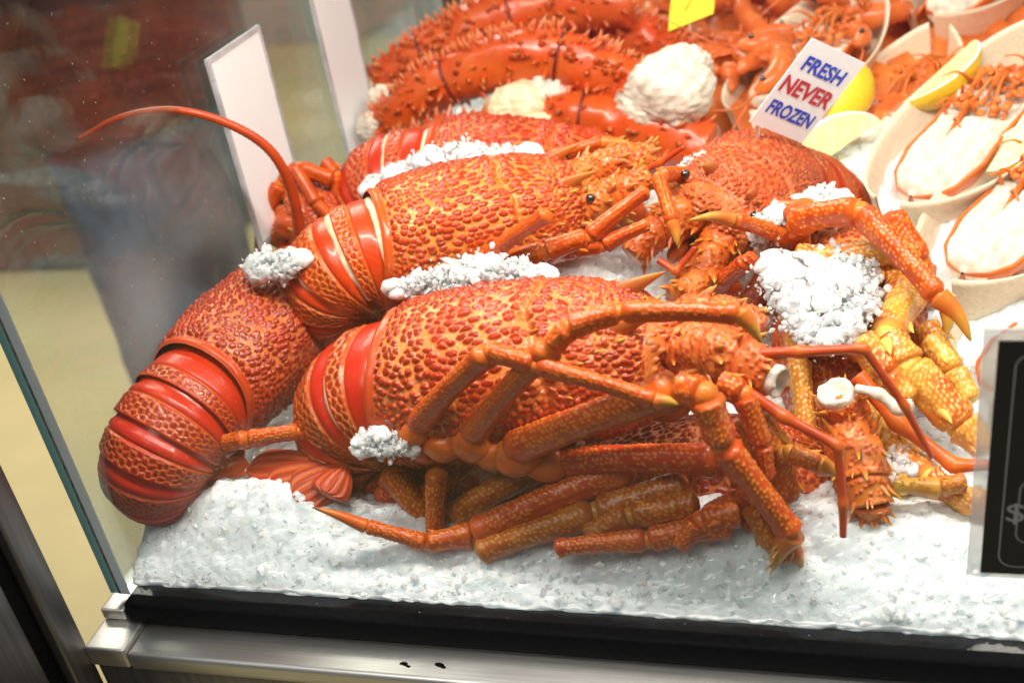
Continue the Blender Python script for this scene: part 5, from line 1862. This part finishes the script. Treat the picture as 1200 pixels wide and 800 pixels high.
# ================================================================== bystander behind the end glass
def build_person():
    base = np.array([-0.60, 1.00, -0.916])
    root = thing("person", base, "person in blue jeans and a maroon jacket standing behind the left end of the case", "person")
    yaw = -1.35

    def skin(name, verts, edges, radii, mat, parent):
        me = bpy.data.meshes.new(name)
        me.from_pydata([tuple(v) for v in verts], edges, [])
        o = link(name, me, mat, parent)
        md = o.modifiers.new("skin", "SKIN")
        sk = me.skin_vertices[0].data
        for i, r in enumerate(radii):
            sk[i].radius = r if isinstance(r, tuple) else (r, r)
        sk[0].use_root = True
        o.modifiers.new("sub", "SUBSURF").render_levels = 2
        for p_ in me.polygons:
            p_.use_smooth = True
        return o
    root.rotation_euler = (0, 0, yaw)
    # one continuous body in its clothes: hips, torso, neck, legs, arms
    V = [(0, 0, .92), (0, 0, 1.10), (0, .0, 1.30), (0, .0, 1.44), (0, -.01, 1.53), (0, -.03, 1.62), (0, -.03, 1.72),
         (-.10, 0, .86), (-.12, -.03, .48), (-.12, 0, .09), (-.12, -.11, .045),
         (.10, 0, .86), (.12, -.02, .48), (.13, .02, .09), (.13, -.09, .045),
         (-.20, 0, 1.40), (-.27, -.02, 1.12), (-.20, -.22, 1.02),
         (.20, 0, 1.40), (.28, -.02, 1.12), (.24, -.16, 1.03)]
    Ed = [(0, 1), (1, 2), (2, 3), (3, 4), (4, 5), (5, 6), (0, 7), (7, 8), (8, 9), (9, 10), (0, 11), (11, 12), (12, 13), (13, 14), (3, 15), (15, 16), (16, 17), (3, 18), (18, 19), (19, 20)]
    Rr = [.10, .10, .10, .08, .055, (.075, .09), (.07, .08), .088, .062, .046, (.045, .035), .088, .062, .046, (.045, .035), .06, .048, .032, .06, .048, .032]
    skin("body", V, Ed, Rr, MAT["skin"], root)
    def cloth(name, mat, tubes):
        mb = MB()
        for pts, rad, flat in tubes:
            P, a_ = tube_grid(spline(pts, 40), np.interp(np.linspace(0, 1, 40), np.linspace(0, 1, len(rad)), rad), 36, flat, (0, 1, 0) if abs(pts[0][0]) < .01 else (0, 1, 0))
            P = P + 0.010 * fbm(P, 14, 3)[..., None] * np.array([1, 1, 0.3])
            mb.grid(P, True)
        mb.build(name, mat, root)
    cloth("jeans", MAT["jeans"], [([(0, 0, 1.0), (0, 0, .80)], [.13, .15, .10], 1.35), ([(-.09, 0, .92), (-.11, -.03, .48), (-.12, 0, .08)], [.105, .078, .068], 1.0),
                                  ([(.09, 0, .92), (.11, -.02, .48), (.13, .02, .08)], [.105, .078, .068], 1.0)])
    cloth("jacket", MAT["jacket"], [([(0, 0, .88), (0, 0, 1.15), (0, 0, 1.40), (0, 0, 1.50)], [.155, .150, .155, .08], 1.38),
                                    ([(-.17, 0, 1.41), (-.275, -.02, 1.12), (-.235, -.14, 1.05)], [.075, .065, .05], 1.0),
                                    ([(.17, 0, 1.41), (.285, -.02, 1.12), (.255, -.11, 1.05)], [.075, .065, .05], 1.0)])
    for s in (-1, 1):
        hand = MB()
        c = np.array([-.20, -.25, 1.005] if s < 0 else [.245, -.19, 1.02])
        ellipsoid(hand, c, (.038, .045, .016), 14, 18)
        for k, ln in enumerate((.060, .070, .066, .052)):
            x = c[0] + (-.028 + .018 * k)
            tube(hand, spline([(x, c[1] - .03, c[2]), (x, c[1] - .03 - ln * .6, c[2] - .006), (x, c[1] - .03 - ln, c[2] - .022)], 10), np.linspace(.0095, .007, 10), 8)
        tube(hand, spline([(c[0] - s * .03, c[1] + .01, c[2]), (c[0] - s * .055, c[1] - .02, c[2] - .006), (c[0] - s * .05, c[1] - .05, c[2] - .014)], 10), np.linspace(.012, .008, 10), 8)
        hand.build("hand", MAT["skin"], root)
        shoe = MB()
        ellipsoid(shoe, (.125 * s, -.06, .042), (.052, .14, .042), 12, 18)
        shoe.build("shoe", MAT["shoe"], root)
        eye = MB()
        ellipsoid(eye, (.032 * s, -.118, 1.68), (.012, .008, .009), 8, 10)
        eye.build("eye", MAT["eye"], root)
        ear = MB()
        ellipsoid(ear, (.082 * s, -.02, 1.67), (.012, .022, .034), 8, 12)
        ear.build("ear", MAT["skin"], root)
    nose = MB()
    cone(nose, (0, -.115, 1.67), (0, -.6, -.5), .035, .016, nv=10)
    nose.build("nose", MAT["skin"], root)
    mouth = MB()
    ellipsoid(mouth, (0, -.112, 1.615), (.024, .008, .006), 8, 12)
    mouth.build("mouth", MAT["red_ink"], root)
    hair = MB()
    ellipsoid(hair, (0, -.005, 1.735), (.09, .105, .085), 16, 22, noise=.008, nscale=30)
    hair.build("hair", MAT["hair"], root)


def build_ice_heaps():
    ice_heap("flat strip of ice between the two front lobsters, along the shell of the orange one",
             [on(462, 338, y=.120), on(520, 326, y=.122), on(580, 316, y=.122), on(650, 326, y=.120)], .013, .0085, 420, .0036)
    ice_heap("single white ice lump on the tail end at the far left",
             [on(294, 318, y=.128), on(320, 312, y=.126), on(352, 306, y=.124)], .011, .010, 150, .0042)
    ice_heap("small ice lump under the curled tail of the big front lobster",
             [on(420, 522, y=.034), on(450, 517, y=.036), on(485, 524, y=.038)], .009, .008, 120, .0038)
    ice_heap("long ridge of white ice over the back lobster, below the crab meat",
             [on(428, 222, y=.225), on(480, 205, y=.232), on(545, 190, y=.234), on(628, 186, y=.240)], .014, .012, 560, .0036)
    ice_heap("broad heap of ice over the yellow jointed legs at right",
             [on(915, 312, y=.160), on(955, 340, y=.145), on(968, 370, y=.130), on(972, 402, y=.115)], .027, .014, 620, .0038)
    ice_heap("ice lying on the right end of the broad heap, over the scaly shell",
             [on(985, 300, y=.170), on(1000, 330, y=.155), on(1005, 365, y=.140)], .016, .012, 260, .0038)
    ice_heap("ice splinters beside the dark eyes of the lobster facing forward",
             [on(885, 278, y=.185), on(905, 262, y=.185), on(915, 255, y=.185)], .009, .010, 60, .0050)
    ice_heap("clear ice pieces behind the bent leg at the right",
             [on(935, 245, y=.215), on(965, 240, y=.215), on(990, 240, y=.215)], .013, .010, 70, .0055)
    ice_heap("patch of ice crusted on the head of the lobster facing forward",
             [on(798, 200, y=.225), on(815, 192, y=.23), on(828, 184, y=.235)], .006, .004, 60, .0032)
    ice_heap("ice patch at the far end behind the bent legs",
             [on(400, 215, y=.285), on(420, 210, y=.285), on(432, 206, y=.285)], .02, .012, 160, .004)
    ice_heap("ice lump caught below the white broken antenna socket",
             [on(1040, 560, y=.070), on(1060, 545, y=.072), on(1075, 540, y=.075)], .012, .009, 90, .0038)


build_floor()
build_case()
build_ice_bed()
build_lobsters()
build_ice_heaps()
build_crab()
build_prawns()
build_boats()
build_signs()
build_person()
bpy.context.view_layer.update()
